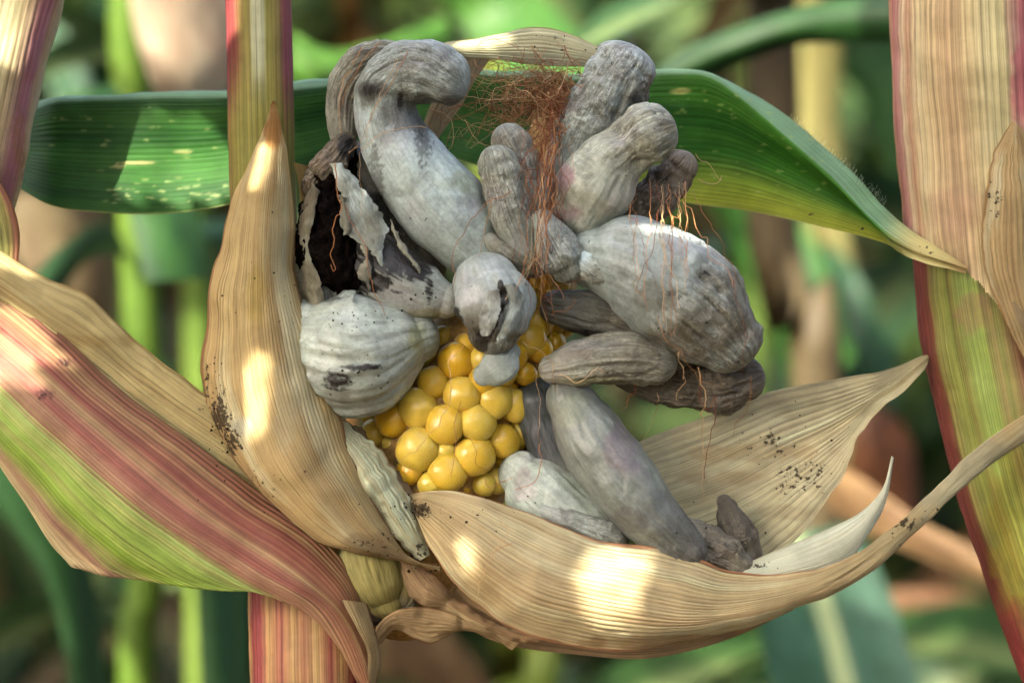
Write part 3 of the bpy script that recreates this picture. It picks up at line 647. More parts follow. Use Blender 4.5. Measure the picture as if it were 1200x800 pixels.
# right back husk
ribbon('husk', [[(700, 545, 34), (755, 515, 40), (830, 486, 46), (905, 458, 50), (985, 443, 54), (1050, 430, 50), (1086, 414, 46)], [(740, 640, 14), (800, 690, 16), (880, 668, 20), (940, 622, 24), (985, 565, 30), (1020, 498, 36), (1088, 421, 44)]], ear,
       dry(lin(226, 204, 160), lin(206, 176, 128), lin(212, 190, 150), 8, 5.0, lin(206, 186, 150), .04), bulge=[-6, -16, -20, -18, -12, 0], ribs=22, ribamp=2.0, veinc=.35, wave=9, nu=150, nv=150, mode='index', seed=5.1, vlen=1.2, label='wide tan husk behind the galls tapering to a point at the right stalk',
       dirt=[(905, 520, 70, 26, .62), (940, 560, 60, 40, .66), (880, 600, 50, 30, .5), (795, 505, 20, 14, .3)], spots=[(880, 530, 110, 12, lin(196, 150, 100), .4), (850, 560, 60, 10, lin(196, 150, 104), .4), (930, 600, 60, 10, lin(170, 140, 104), .35), (960, 480, 90, 14, lin(212, 190, 150), .5)])
ribbon('husk', [[(836, 676, -20), (865, 664, -24), (915, 642, -26), (968, 620, -26), (1008, 600, -24), (1034, 572, -22), (1045, 534, -20)], [(846, 688, -36), (890, 684, -40), (950, 676, -40), (990, 662, -38), (1018, 626, -32), (1038, 588, -26), (1047, 536, -20)]], ear,
       dry(lin(226, 216, 194), lin(206, 192, 164), None, 9, 6.0, lin(210, 196, 168), .05), bulge=[2, 10, 12, 8, 2], ribs=14, ribamp=.9, nu=90, nv=120, mode='index', seed=6.1, label='whitish husk strip ending in a thin upturned tip', dirt=[(890, 662, 14, 6, .9)])
# left husks
ribbon('husk', [[(-50, 268, -10), (0, 296, -6), (50, 326, -4), (100, 348, 0), (160, 396, 4), (230, 455, 6), (300, 500, 6)], [(-50, 330, -20), (0, 366, -16), (60, 410, -14), (120, 455, -12), (190, 510, -10), (255, 548, -8), (320, 590, 0)]], ear,
       dry(lin(212, 178, 112), lin(192, 150, 88), lin(220, 192, 134), 8, 7.0, lin(176, 136, 84), .05), bulge=14, ribs=9, ribamp=2.2, wave=5, nu=120, nv=140, mode='index', seed=7.1, vlen=1.5, label='tan husk running behind the red striped husk at left', dirt=[(240, 480, 20, 10, .6)], spots=[(100, 400, 70, 10, lin(180, 138, 78), .5)])
r0 = [(-50, 296, -10), (40, 366, -16), (150, 462, -24), (300, 572, -30), (395, 648, -32), (428, 732, -26), (440, 805, -10), (442, 830, 20)]
r1 = [(-50, 340, -26), (30, 405, -36), (120, 482, -48), (258, 590, -58), (368, 668, -52), (415, 732, -40), (435, 802, -20), (438, 830, 16)]
r2 = [(-50, 378, -36), (20, 440, -48), (90, 502, -60), (205, 598, -68), (312, 668, -62), (384, 714, -50), (427, 798, -26), (432, 826, 14)]
r3 = [(-50, 408, -38), (10, 468, -50), (66, 520, -60), (162, 602, -66), (250, 664, -60), (304, 692, -52), (352, 703, -44), (362, 696, 0)]
r4 = [(-50, 436, -36), (0, 494, -46), (42, 534, -52), (112, 608, -54), (182, 660, -50), (222, 681, -44), (258, 692, -38), (266, 684, 4)]
r5 = [(-50, 464, -30), (-6, 516, -38), (22, 548, -40), (70, 606, -40), (117, 650, -36), (142, 668, -32), (168, 680, -28), (176, 672, 8)]
r6 = [(-50, 488, -20), (-20, 520, -24), (2, 547, -26), (32, 594, -24), (54, 628, -22), (68, 646, -20), (84, 662, -18), (94, 660, 10)]
stripes0 = ramp([(0, lin(132, 82, 66)), (.05, lin(158, 98, 82)), (.09, lin(184, 142, 106)), (.13, lin(150, 84, 74)), (.20, lin(164, 94, 84)), (.25, lin(196, 156, 118)), (.28, lin(178, 116, 102)), (.35, lin(174, 102, 94)), (.40, lin(190, 140, 116)), (.43, lin(176, 116, 98)), (.465, lin(184, 164, 108)), (.50, lin(186, 196, 118)), (.60, lin(176, 196, 96)), (.68, lin(166, 188, 84)), (.76, lin(146, 168, 60)), (.82, lin(174, 172, 100)), (.87, lin(184, 132, 114)), (.92, lin(196, 158, 124)), (1, lin(214, 186, 142))], .05, 8.0, 17)
def stripes(u, v, px, py):
    c = stripes0(u, v, px, py)
    t = np.clip(fbm(st3(u * 26, v * 1.3, 4.4), 3) * 2.4, 0, 1)[:, None] * .32       # straw-coloured pinstripes
    c = c * (1 - t) + lin(206, 168, 122) * t
    w = (sstep(330, 420, px) * .5)[:, None]                                          # drier towards the stem
    return c * (1 - w) + lin(178, 128, 88) * w
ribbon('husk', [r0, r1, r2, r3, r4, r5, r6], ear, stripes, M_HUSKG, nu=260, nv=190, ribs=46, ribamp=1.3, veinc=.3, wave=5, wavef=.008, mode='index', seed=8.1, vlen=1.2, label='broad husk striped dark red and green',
       dirt=[(75, 425, 14, 8, .7), (50, 463, 14, 8, .6), (140, 545, 5, 5, .8)], spots=[(76, 425, 12, 7, lin(96, 50, 62), .8), (52, 462, 12, 7, lin(100, 56, 60), .7), (10, 425, 40, 40, lin(214, 160, 140), .35)])
ribbon('husk', [[(398, 702, -58), (416, 734, -52), (430, 765, -40), (428, 802, -26)], [(430, 706, -30), (440, 740, -26), (446, 775, -14), (436, 815, -4)]], ear, dry(lin(206, 172, 118), lin(176, 132, 86), None, 8, 8.6, lin(120, 60, 44), .1), bulge=8, ribs=10, ribamp=1.4, nu=60, nv=70, seed=8.7, mode='index', dirt=[(442, 745, 8, 40, .6)], label='tan fold of husk tucked into the stem below the ear')
# pale strip at the top
ribbon('husk', [[(492, 62, 58), (520, 49, 54), (560, 45, 50), (620, 33, 50), (662, 38, 52), (700, 54, 56), (730, 70, 66)], [(500, 70, 40), (530, 66, 36), (575, 69, 34), (630, 77, 36), (668, 79, 40), (700, 80, 48), (730, 88, 60)]], ear,
       dry(lin(216, 200, 160), lin(190, 168, 122), None, 9, 9.0, lin(180, 150, 100), .06), bulge=9, ribs=9, ribamp=1.3, wave=4, nu=90, nv=120, mode='index', seed=9.1, label='pale dry husk strip arching over the top of the ear', dirt=[(640, 50, 60, 20, .5)])
ribbon('husk', [[(500, 66, 60), (520, 84, 70), (510, 110, 78), (498, 140, 84), (490, 170, 90)], [(576, 68, 40), (556, 96, 62), (540, 126, 74), (522, 150, 84), (505, 178, 90)]], ear, dry(lin(196, 160, 110), lin(170, 126, 80), None, 8, 9.5), bulge=6, ribs=7, ribamp=1.5, nu=60, nv=70, seed=9.6, mode='index', label='tan husk piece hanging behind the hooked gall')
ribbon('husk', [[(344, 190, 30), (350, 220, 30), (352, 255, 28)], [(366, 196, 40), (368, 220, 40), (366, 255, 34)]], ear, dry(lin(190, 150, 70), lin(170, 126, 56), None, 8, 9.8), bulge=5, nu=30, nv=30, seed=9.9, mode='index')

# ---- silk
def strand(pts, wig=3.0, f=.03, n=26, sd=None):
    sd = rnd.uniform(0, 90) if sd is None else sd
    q = arc([np.array(p, float) for p in pts], n)
    t = np.linspace(0, 1, n)
    L = np.linalg.norm(np.diff(q, axis=0), axis=1).sum()
    for k in range(3):
        q[:, k] += wig * (fbm(st3(t * L * f, sd, k * 5.0), 3) * 1.8) * np.clip(t * 6, 0, 1)
    return Pa(q)
SILK_C = [lin(198, 126, 80), lin(168, 100, 62), lin(222, 152, 104), lin(234, 186, 142), lin(150, 76, 48)]
def silk_obj(parts, name, kind=None, label=None):
    Vs, Fs, Cs, Us = [], [], [], []
    k = 0
    for pts, r, c in parts:
        V, F = tube_mesh(pts, r * S * np.linspace(1.1, .7, len(pts)), 5)
        Vs.append(V); Fs.append(F + k); k += len(V); Cs.append(np.tile(c, (len(V), 1)))
        Us.append(np.c_[np.tile(np.arange(5) / 5, len(pts)), np.repeat(np.linspace(0, 1, len(pts)), 5)])
    return mesh(name, np.vstack(Vs), np.vstack(Fs), M_SILK, ear, np.vstack(Us), np.vstack(Cs), label=label, kind=kind)
tuft = []
for i in range(130):      # matted tuft at the tip of the cob, combed to the left
    x0, y0 = rnd.gauss(668, 12), rnd.gauss(112, 14)
    a = rnd.uniform(-.5, .55)
    Ls = rnd.uniform(35, 100) if i % 4 else rnd.uniform(90, 160)
    x2, y2 = x0 - Ls * math.cos(a), y0 - Ls * math.sin(a) * .7 + 14
    z = rnd.uniform(10, 60)
    tuft.append((strand([(x0, y0, z), ((x0 + x2) / 2, (y0 + y2) / 2 - rnd.uniform(-4, 16), z - 10), (x2, y2, z - rnd.uniform(-10, 25))], rnd.uniform(12, 30), .06), rnd.uniform(.26, .5), rnd.choice(SILK_C) * rnd.uniform(.7, 1.15)))
for i in range(40):      # hanks falling from it down the middle of the ear
    x0, y0 = rnd.gauss(652, 12), rnd.gauss(125, 14)
    x1 = rnd.gauss(632, 13); y1 = rnd.uniform(185, 240); x2 = x1 + rnd.gauss(-2, 6); y2 = rnd.uniform(230, 345)
    tuft.append((strand([(x0, y0, rnd.uniform(5, 30)), ((x0 + x1) / 2, 160, rnd.uniform(-20, 6)), (x1, y1, rnd.uniform(-44, -26)), (x2, y2, rnd.uniform(-62, -40))], rnd.uniform(8, 18), .03), rnd.uniform(.25, .5), rnd.choice(SILK_C[:3] + SILK_C[4:]) * rnd.uniform(.75, 1.2)))
silk_obj(tuft, 'silk_tuft', 'stuff', 'matted reddish-brown silk tuft between the two tallest galls')
ST = []
for i in range(14):
    x = 620 + rnd.gauss(6, 9)
    ST.append([(640 + rnd.gauss(0, 8), 170, -36), (x + 6, 230, -56), (x, 300, -80), (x - rnd.uniform(4, 50), rnd.uniform(330, 400), -112)] if i < 5 else [(645 + rnd.gauss(0, 8), 170, -36), (x + 10, 240, -62), (x + 8, 310, -72), (x + rnd.gauss(10, 10), rnd.uniform(350, 400), -60)])
for i in range(15):     # over the huge gall
    x0 = rnd.uniform(735, 805); y0 = rnd.uniform(205, 240)
    x1 = x0 + rnd.gauss(2, 14); y1 = rnd.uniform(300, 400)
    ST.append([(x0, y0, -6), (x0 + rnd.gauss(0, 5), 262, -76), ((x0 + x1) / 2, (y1 + 262) / 2, -100), (x1, y1, -106)])
ST += [[(470, 62, -46), (452, 100, -56), (432, 150, -52), (420, 190, -52), (422, 250, -46)], [(478, 60, -52), (448, 112, -60), (424, 160, -52), (408, 180, -50)], [(500, 150, -54), (460, 158, -58), (430, 168, -54), (402, 182, -40)],
       [(425, 55, -16), (405, 90, -10), (396, 140, 0), (404, 180, 0)], [(445, 50, -14), (412, 90, -10), (402, 130, -6)],
       [(392, 190, -50), (396, 250, -54), (392, 290, -56), (386, 318, -58), (385, 310, -60)], [(405, 240, -52), (420, 276, -56), (430, 300, -60), (437, 345, -62), (455, 369, -64)],
       [(598, 224, -60), (575, 240, -60), (548, 270, -60), (530, 300, -66), (530, 340, -80)], [(575, 232, -62), (568, 280, -60), (562, 300, -80)],
       [(500, 60, 0), (560, 95, 10), (600, 100, 10), (640, 110, 10)], [(530, 130, 20), (560, 150, 30), (590, 160, 10)], [(505, 125, 0), (530, 150, 10), (524, 182, 20)], [(545, 140, 10), (570, 170, 20), (590, 165, 0)],
       [(545, 88, 0), (590, 96, 10), (640, 104, 20)], [(540, 110, 0), (580, 120, 10), (630, 118, 20)], [(520, 145, 10), (556, 130, 16), (610, 128, 20)],
       [(515, 500, -60), (530, 460, -66), (528, 420, -60), (540, 400, -60)], [(472, 540, -50), (500, 512, -64), (520, 480, -66), (524, 470, -66)], [(540, 470, -66), (536, 500, -70), (530, 530, -66), (526, 556, -62)],
       [(545, 510, -66), (558, 530, -66), (556, 545, -66), (570, 552, -64)], [(625, 430, -30), (636, 470, -34), (628, 505, -40), (632, 520, -40)], [(568, 560, -60), (580, 575, -66), (600, 560, -70)], [(632, 520, -60), (634, 545, -76), (624, 565, -78), (604, 575, -76)],
       [(612, 400, -90), (640, 420, -80), (655, 462, -60)], [(655, 440, -66), (680, 442, -72), (700, 436, -72), (715, 438, -72)], [(620, 330, -90), (640, 350, -80), (660, 340, -70), (690, 320, -66)], [(650, 365, -40), (668, 358, -44), (672, 350, -44)],
       [(812, 225, -20), (830, 260, -50), (858, 310, -80), (866, 345, -90), (872, 400, -96), (874, 440, -80)], [(800, 235, -30), (832, 290, -96), (860, 335, -100)], [(822, 440, -70), (826, 480, -40), (838, 465, -40), (830, 520, -20), (824, 560, -10)],
       [(818, 430, -80), (822, 470, -60), (822, 500, -30), (828, 540, -10), (822, 582, -6)], [(745, 450, -60), (740, 475, -40), (736, 480, -30)], [(880, 440, -60), (874, 480, -30), (856, 510, 0)], [(770, 460, -30), (766, 490, 0), (756, 515, 10)],
       [(796, 412, -100), (800, 440, -80), (796, 474, -40)], [(770, 372, -110), (790, 400, -110), (810, 436, -90), (832, 446, -80)], [(586, 608, -94), (596, 622, -104), (578, 645, -106), (566, 672, -106), (558, 700, -104)], [(600, 636, -108), (586, 642, -108), (578, 648, -108)],
       [(800, 215, -10), (806, 245, -10), (800, 290, 0)], [(818, 210, 10), (840, 214, 20), (846, 206, 20)], [(815, 180, 0), (835, 200, 10), (845, 214, 10)]]
for i, p in enumerate(ST):
    c = rnd.choice(SILK_C[2:4] if rnd.random() < .5 else SILK_C) * rnd.uniform(.85, 1.2)
    silk_obj([(strand(p, rnd.uniform(2.5, 6), .04, 34), rnd.uniform(.3, .62), c)], 'silk_strand')

# ---- soil crumbs caught on husks and galls
crumbs = []
def crumb(x, y, z, r):
    n = 8
    th = np.linspace(.01, math.pi - .01, 5)[:, None]; ph = (np.arange(n) / n * TAU)[None]
    p = np.stack((np.sin(th) * np.cos(ph), np.sin(th) * np.sin(ph), np.cos(th) + 0 * ph), -1).reshape(-1, 3)
    p = p * (1 + .5 * fbm(p * 1.7 + rnd.uniform(0, 50), 2))[:, None]
    crumbs.append((p * r * S + P(x, y, z), grid_faces(5, n, True)))

# ================================================================== NEAR STALKS
def wrap_sheath(name, path, parent, pigf, mat=None, a0=-2.5, a1=2.5, nu=200, nv=150, **kw):
    """a leaf sheath rolled round the stem: path of (px, py, depth, radius)"""
    q = crom(np.array(path, float), np.linspace(0, 1, 40))
    rails = []
    for a in np.linspace(a0, a1, 25):
        rails.append(np.stack((q[:, 0] + q[:, 3] * math.sin(a), q[:, 1], q[:, 2] - q[:, 3] * math.cos(a)), -1))
    return ribbon(name, rails, parent, pigf, mat or M_STALK, nu, nv, mode='index', **kw)
def stem_part(name, path, parent, rgb, nu=24, nv=80, mat=None, sd=0.0, rgb2=None):
    q = crom(np.array(path, float), np.linspace(0, 1, nv))
    V, F = tube_mesh(Pa(q[:, :3]), q[:, 3] * S, nu)
    u = np.tile(np.arange(nu) / nu, nv); v = np.repeat(np.linspace(0, 1, nv), nu)
    c = np.tile(rgb, (len(V), 1)) * (1 + .25 * fbm(st3(u * 6, v * 20, sd), 3))[:, None]
    if rgb2 is not None:
        w = np.clip(.5 + 1.5 * fbm(st3(u * 1.5, v * 40, sd + 4), 2), 0, 1)[:, None]; c = c * (1 - w) + rgb2 * w
    return mesh(name, V, F, mat or M_STALK, parent, np.c_[np.abs(u * 2 - 1), v * 8], c)
GROUND_PY = 400 + H / S
# ---- right-hand stalk
rs = thing('corn_stalk', P(1500, GROUND_PY, 100), 'thick stalk at right, tan sheath above green-and-red sheath, bearing the long green leaf', 'corn stalk')
stem_part('stem', [(1120, -4600, 160, 30), (1140, -2000, 130, 60), (1160, -400, 102, 92), (1172, 130, 102, 96), (1205, 420, 102, 96), (1243, 590, 102, 98), (1312, 800, 102, 100), (1400, 1200, 102, 100), (1490, 2400, 100, 100), (1500, GROUND_PY, 100, 110)], rs, lin(150, 150, 80))
# angle coordinate u: 0.5 faces the camera, 0.19 and 0.81 are the silhouettes
up = ramp([(0, TAN2), (.18, lin(150, 100, 76)), (.205, lin(190, 140, 110)), (.225, lin(178, 106, 104)), (.262, lin(190, 132, 122)), (.285, lin(214, 180, 148)), (.30, lin(188, 136, 108)), (.33, lin(216, 188, 148)), (.37, lin(206, 172, 132)), (.41, lin(198, 158, 122)), (.45, lin(214, 184, 140)), (.48, lin(222, 198, 154)), (.51, lin(214, 192, 144)), (.535, lin(204, 150, 136)), (.56, lin(196, 110, 116)), (.62, lin(196, 140, 120)), (.75, lin(206, 170, 130)), (1, TAN2)], .012, 11.0)
def edge_up(px): return np.interp(px, [1040, 1062, 1100, 1130, 1150, 1168, 1185, 1200, 1230, 1300], [276, 292, 306, 318, 336, 358, 385, 412, 470, 640])
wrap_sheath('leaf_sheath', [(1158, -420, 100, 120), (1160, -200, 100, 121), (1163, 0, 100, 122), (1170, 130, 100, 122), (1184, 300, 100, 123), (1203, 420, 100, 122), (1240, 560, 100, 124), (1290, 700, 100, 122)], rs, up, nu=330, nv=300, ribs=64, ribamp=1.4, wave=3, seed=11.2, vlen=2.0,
            mask=lambda u, v, px, py: py < edge_up(px) + 2 * fbm(st3(px * .15, py * 0, 2.0), 2), dirt=[(1090, 296, 40, 12, .8), (1160, 290, 20, 60, .5), (1120, 312, 30, 8, .7)], spots=[(1196, 100, 16, 50, lin(196, 100, 112), .7), (1170, 250, 14, 70, lin(196, 152, 90), .6), (1120, 250, 50, 40, lin(200, 150, 128), .4), (1190, 360, 14, 40, lin(214, 180, 130), .5)],
            label='dry tan sheath streaked with pink')
lo = ramp([(0, DRED), (.18, lin(124, 56, 54)), (.22, lin(142, 66, 62)), (.27, lin(132, 64, 56)), (.295, lin(146, 96, 66)), (.315, lin(160, 152, 86)), (.345, lin(150, 150, 74)), (.36, lin(150, 134, 72)), (.38, lin(160, 170, 88)), (.40, lin(164, 178, 92)), (.425, lin(158, 170, 82)), (.445, lin(160, 136, 86)), (.46, lin(160, 156, 86)), (.485, lin(156, 100, 80)), (.51, lin(150, 80, 74)), (.56, lin(160, 110, 80)), (.7, lin(160, 150, 84)), (1, lin(130, 120, 60))], .012, 12.0)
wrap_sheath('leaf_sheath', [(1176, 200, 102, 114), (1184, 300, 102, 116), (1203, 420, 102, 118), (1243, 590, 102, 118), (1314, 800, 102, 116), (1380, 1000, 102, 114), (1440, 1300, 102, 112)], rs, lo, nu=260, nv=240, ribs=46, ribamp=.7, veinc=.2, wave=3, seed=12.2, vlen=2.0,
            dirt=[(1150, 500, 40, 60, .2)], spots=[(1140, 370, 24, 30, lin(176, 120, 100), .5), (1190, 620, 40, 120, lin(176, 150, 60), .5), (1190, 760, 40, 60, lin(150, 56, 56), .7)], label='green sheath with red margins')
ribbon('sheath_flap', [[(1187, 142, -28), (1164, 178, -30), (1153, 240, -31), (1149, 290, -31), (1160, 336, -29), (1182, 386, -27), (1200, 420, -26)], [(1196, 150, -28), (1216, 190, -26), (1230, 250, -24), (1236, 310, -20), (1240, 360, -16), (1246, 410, -10), (1250, 450, -8)]], rs, dry(lin(206, 164, 106), lin(184, 140, 86), lin(214, 190, 148), 8, 13.0, lin(170, 120, 74), .06), bulge=10, ribs=12, ribamp=1.2, wave=3, nu=90, nv=110, mode='index', seed=13.1, rag=2, dirt=[(1165, 240, 16, 50, .6)], label='torn brownish flap of dry sheath')
ribbon('sheath_flap', [[(1186, 355, -34), (1190, 372, -40), (1200, 392, -40)], [(1188, 352, -30), (1200, 366, -30), (1212, 380, -28)]], rs, dry(TAN2, lin(150, 110, 70)), bulge=3, nu=20, nv=20, seed=13.6)
# long leaf of the right stalk, passing behind the ear
LB = [(14, 216, 200), (60, 241, 156), (110, 249, 152), (180, 251, 150), (262, 241, 150), (345, 213, 150), (420, 190, 155), (500, 180, 160), (600, 205, 165), (700, 222, 160), (800, 238, 140), (880, 248, 120), (960, 265, 95), (1035, 284, 50), (1068, 303, 2), (1133, 319, -28)]
LF = [(14, 140, 215), (60, 122, 170), (110, 119, 164), (180, 118, 162), (262, 118, 162), (345, 108, 162), (420, 98, 165), (500, 84, 170), (600, 92, 175), (700, 96, 170), (790, 89, 150), (838, 95, 128), (900, 142, 104), (968, 203, 74), (1046, 278, 20), (1131, 315, -30)]
LO = [(14, 128, 235), (60, 113, 200), (110, 111, 196), (180, 109, 194), (262, 107, 194), (345, 98, 194), (420, 88, 196), (500, 74, 200), (600, 84, 200), (700, 88, 196), (796, 85, 176), (856, 94, 152), (922, 134, 128), (996, 200, 96), (1062, 264, 40), (1134, 311, -26)]
LM = [(x1 * .5 + x2 * .5, y1 * .5 + y2 * .5, (z1 + z2) / 2 + 5) for (x1, y1, z1), (x2, y2, z2) in zip(LB, LF)]
def leafpig(u, v, px, py):
    f = np.clip(.5 + fbm(st3(u * 9, v * 3, 21.0), 3), 0, 1)[:, None]
    c = lin(44, 88, 36) * (1 - f) + lin(64, 112, 44) * f
    rt = sstep(700, 900, px)[:, None]
    c = c * (1 - rt) + (lin(48, 104, 22) * (1 - f) + lin(78, 136, 34) * f) * rt
    lowe = (sstep(.30, .0, u) * sstep(560, 800, px))[:, None] * .85
    c = c * (1 - lowe) + lin(178, 176, 52) * lowe  # yellow lower edge, brightened in pigment to look backlit
    back = sstep(.665, .70, u)[:, None]
    c = c * (1 - back) + lin(130, 164, 128) * back
    rim = sstep(.012, .0, u)[:, None] * .7
    c = c * (1 - rim) + lin(190, 180, 110) * rim
    col_ = sstep(1020, 1085, px + .3 * (py - 280))[:, None]
    c = c * (1 - col_) + lin(206, 182, 122) * col_
    tp = sstep(1095, 1135, px)[:, None] * .6
    return c * (1 - tp) + lin(186, 140, 96) * tp
rnd_leaf = random.Random(31)
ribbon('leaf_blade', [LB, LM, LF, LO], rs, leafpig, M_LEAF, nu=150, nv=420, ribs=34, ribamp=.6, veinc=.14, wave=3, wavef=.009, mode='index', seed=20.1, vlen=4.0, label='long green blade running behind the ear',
       dirt=[(1085, 292, 30, 14, .7), (950, 250, 6, 5, .9), (1006, 268, 12, 4, .9)],
       spots=[(160, 191, 26, 3, lin(206, 190, 130), .8), (138, 194, 8, 4, lin(206, 190, 130), .7), (216, 178, 14, 2.6, lin(190, 180, 120), .5), (798, 107, 14, 4, lin(214, 200, 120), .8)]
             + [(rnd_leaf.uniform(60, 390), rnd_leaf.uniform(125, 245), rnd_leaf.uniform(1.5, 6), rnd_leaf.uniform(1, 2.2), lin(170, 180, 110), rnd_leaf.uniform(.25, .7)) for _ in range(45)]
             + [(rnd_leaf.uniform(120, 300), rnd_leaf.gauss(226, 8), rnd_leaf.uniform(2, 7), rnd_leaf.uniform(1, 2), lin(190, 196, 130), rnd_leaf.uniform(.2, .6)) for _ in range(34)]
             + [(rnd_leaf.uniform(790, 980), rnd_leaf.uniform(105, 250), rnd_leaf.uniform(1.5, 5), rnd_leaf.uniform(1, 2), lin(170, 184, 96), rnd_leaf.uniform(.25, .7)) for _ in range(60)])
# fine hairs on the folded-back margin near the stalk
hairs = []
hx = np.linspace(925, 1035, 150)
for x in hx:
    t = (x - 925) / 110
    b = np.array((x + rnd.gauss(0, 3), np.interp(x, [922, 996, 1062], [136, 202, 266]) + rnd.uniform(-1, 3), 110 - 70 * t))
    d = np.array((rnd.uniform(1, 5), -rnd.uniform(2.5, 8), rnd.uniform(-4, 4)))
    hairs.append(tube_mesh(Pa(np.array((b, b + d * .5 + (1, 0, 0), b + d))), .13 * S, 3))
V, F = joinm(hairs)
tag(mesh('leaf_hairs', V, F, M_SILK, rs, np.zeros((len(V), 2)), np.tile(lin(190, 200, 180), (len(V), 1))), None, None, None, 'stuff')

# ---- stalk that carries the ear
es = thing('corn_stalk', P(400, GROUND_PY, 60), 'slim red-and-yellow stalk with a pale streak standing behind the upright husk and under the ear', 'corn stalk')
stem_part('stem', [(300, -4400, 60, 12), (300, -2000, 60, 24), (301, -200, 60, 34), (305, 200, 60, 35), (315, 400, 62, 38), (335, 600, 62, 46), (362, 800, 60, 56), (385, 1400, 60, 58), (400, GROUND_PY, 60, 62)], es, lin(170, 140, 70))
sp_ = ramp([(0, RED), (.19, lin(130, 54, 62)), (.25, lin(148, 62, 66)), (.34, lin(150, 70, 66)), (.41, lin(172, 150, 84)), (.445, lin(176, 156, 90)), (.47, lin(226, 216, 180)), (.52, lin(230, 222, 188)), (.545, lin(178, 164, 88)), (.60, lin(172, 150, 84)), (.66, lin(164, 84, 84)), (.78, lin(150, 60, 74)), (.82, lin(190, 160, 100)), (1, RED)], .014, 15.0)
def stempig(u, v, px, py):
    c = sp_(u, v, px, py)
    y = (lin(156, 144, 72) * (1 + .15 * fbm(st3(u * 30, v * 3, 4.0), 3)[:, None]))
    edge_ = sstep(.36, .2, u)[:, None] * .55
    y = y * (1 - edge_) + lin(150, 84, 62) * edge_
    w = sstep(80, 190, py + 60 * fbm(st3(u * 14, v * 2, 6.0), 3) + 40 * sstep(.7, .5, u) - 20 * sstep(.45, .3, u))[:, None]
    white = (sstep(.455, .475, u) * sstep(.535, .515, u) * sstep(105, 60, py))[:, None]
    c = c * (1 - w) + y * w
    return c * (1 - white) + lin(228, 218, 184) * white
wrap_sheath('leaf_sheath', [(300, -300, 60, 39), (301, -100, 60, 39), (303, 0, 60, 39), (305, 100, 60, 39), (307, 200, 60, 39), (311, 330, 60, 40), (318, 450, 60, 42)], es, stempig, nu=130, nv=170, ribs=26, ribamp=.5, wave=1, seed=15.2, vlen=2, dirt=[(310, 120, 20, 40, .2)], label='red sheath with a white streak')
bp = ramp([(0, RED), (.18, lin(140, 60, 54)), (.22, lin(190, 150, 100)), (.26, lin(150, 68, 66)), (.31, lin(160, 76, 76)), (.35, lin(190, 146, 98)), (.40, lin(168, 92, 78)), (.44, lin(188, 146, 96)), (.48, lin(172, 110, 84)), (.52, lin(200, 160, 110)), (.56, lin(160, 80, 76)), (.60, lin(196, 150, 104)), (.65, lin(150, 66, 70)), (.71, lin(166, 84, 80)), (.76, lin(200, 164, 110)), (.82, lin(190, 150, 96)), (1, RED)], .012, 16.0)
wrap_sheath('leaf_sheath', [(352, 600, 62, 66), (362, 680, 62, 72), (366, 800, 60, 74), (370, 920, 60, 74), (376, 1100, 60, 72)], es, bp, nu=240, nv=120, ribs=44, ribamp=1.1, wave=2, seed=16.2, vlen=1.2, label='red and tan striped sheath below the ear')

# ---- left-hand stalk at the frame edge
ls = thing('corn_stalk', P(-80, GROUND_PY, 92), 'pale dry-sheathed stalk with a pink streak leaning in at the left edge', 'corn stalk')
stem_part('stem', [(150, -4400, 92, 16), (90, -1500, 92, 36), (32, -200, 92, 50), (10, 0, 92, 52), (-19, 130, 92, 52), (-44, 250, 92, 52), (-60, 400, 92, 54), (-76, 900, 92, 56), (-80, GROUND_PY, 92, 60)], ls, lin(170, 150, 100))
lp = ramp([(0, CREAM), (.40, lin(200, 160, 110)), (.45, lin(216, 190, 150)), (.50, lin(224, 206, 166)), (.56, lin(212, 184, 144)), (.60, lin(204, 166, 140)), (.65, lin(190, 120, 130)), (.70, lin(196, 126, 140)), (.735, lin(206, 160, 130)), (.78, lin(222, 200, 166)), (.82, lin(214, 190, 150)), (1, CREAM)], .02, 18.0)
wrap_sheath('leaf_sheath', [(60, -300, 92, 62), (34, -120, 92, 62), (10, 0, 92, 62), (-8, 80, 92, 62), (-22, 150, 92, 60), (-42, 250, 92, 60), (-60, 360, 92, 60)], ls, lp, nu=170, nv=170, ribs=34, ribamp=.8, wave=3, seed=18.2, vlen=2, label='pale dry sheath with a pink streak', spots=[(22, 170, 8, 46, lin(178, 120, 74), .6), (30, 230, 6, 40, lin(170, 90, 110), .5)])
ribbon('leaf_sheath', [[(-60, 170, 20), (-58, 230, 20), (-54, 290, 22), (-50, 340, 24)], [(-30, 176, 16), (0, 212, 14), (15, 240, 14), (23, 272, 16), (22, 308, 20)]], ls, ramp([(0, LGREEN), (.6, lin(160, 160, 96)), (.85, lin(170, 150, 90)), (.93, lin(170, 110, 90)), (.97, lin(130, 80, 56)), (1, lin(110, 70, 50))], .02, 19.0), M_STALK, bulge=6, ribs=12, ribamp=.8, nu=80, nv=70, seed=19.1, label='small green sheath with a dark red rim')

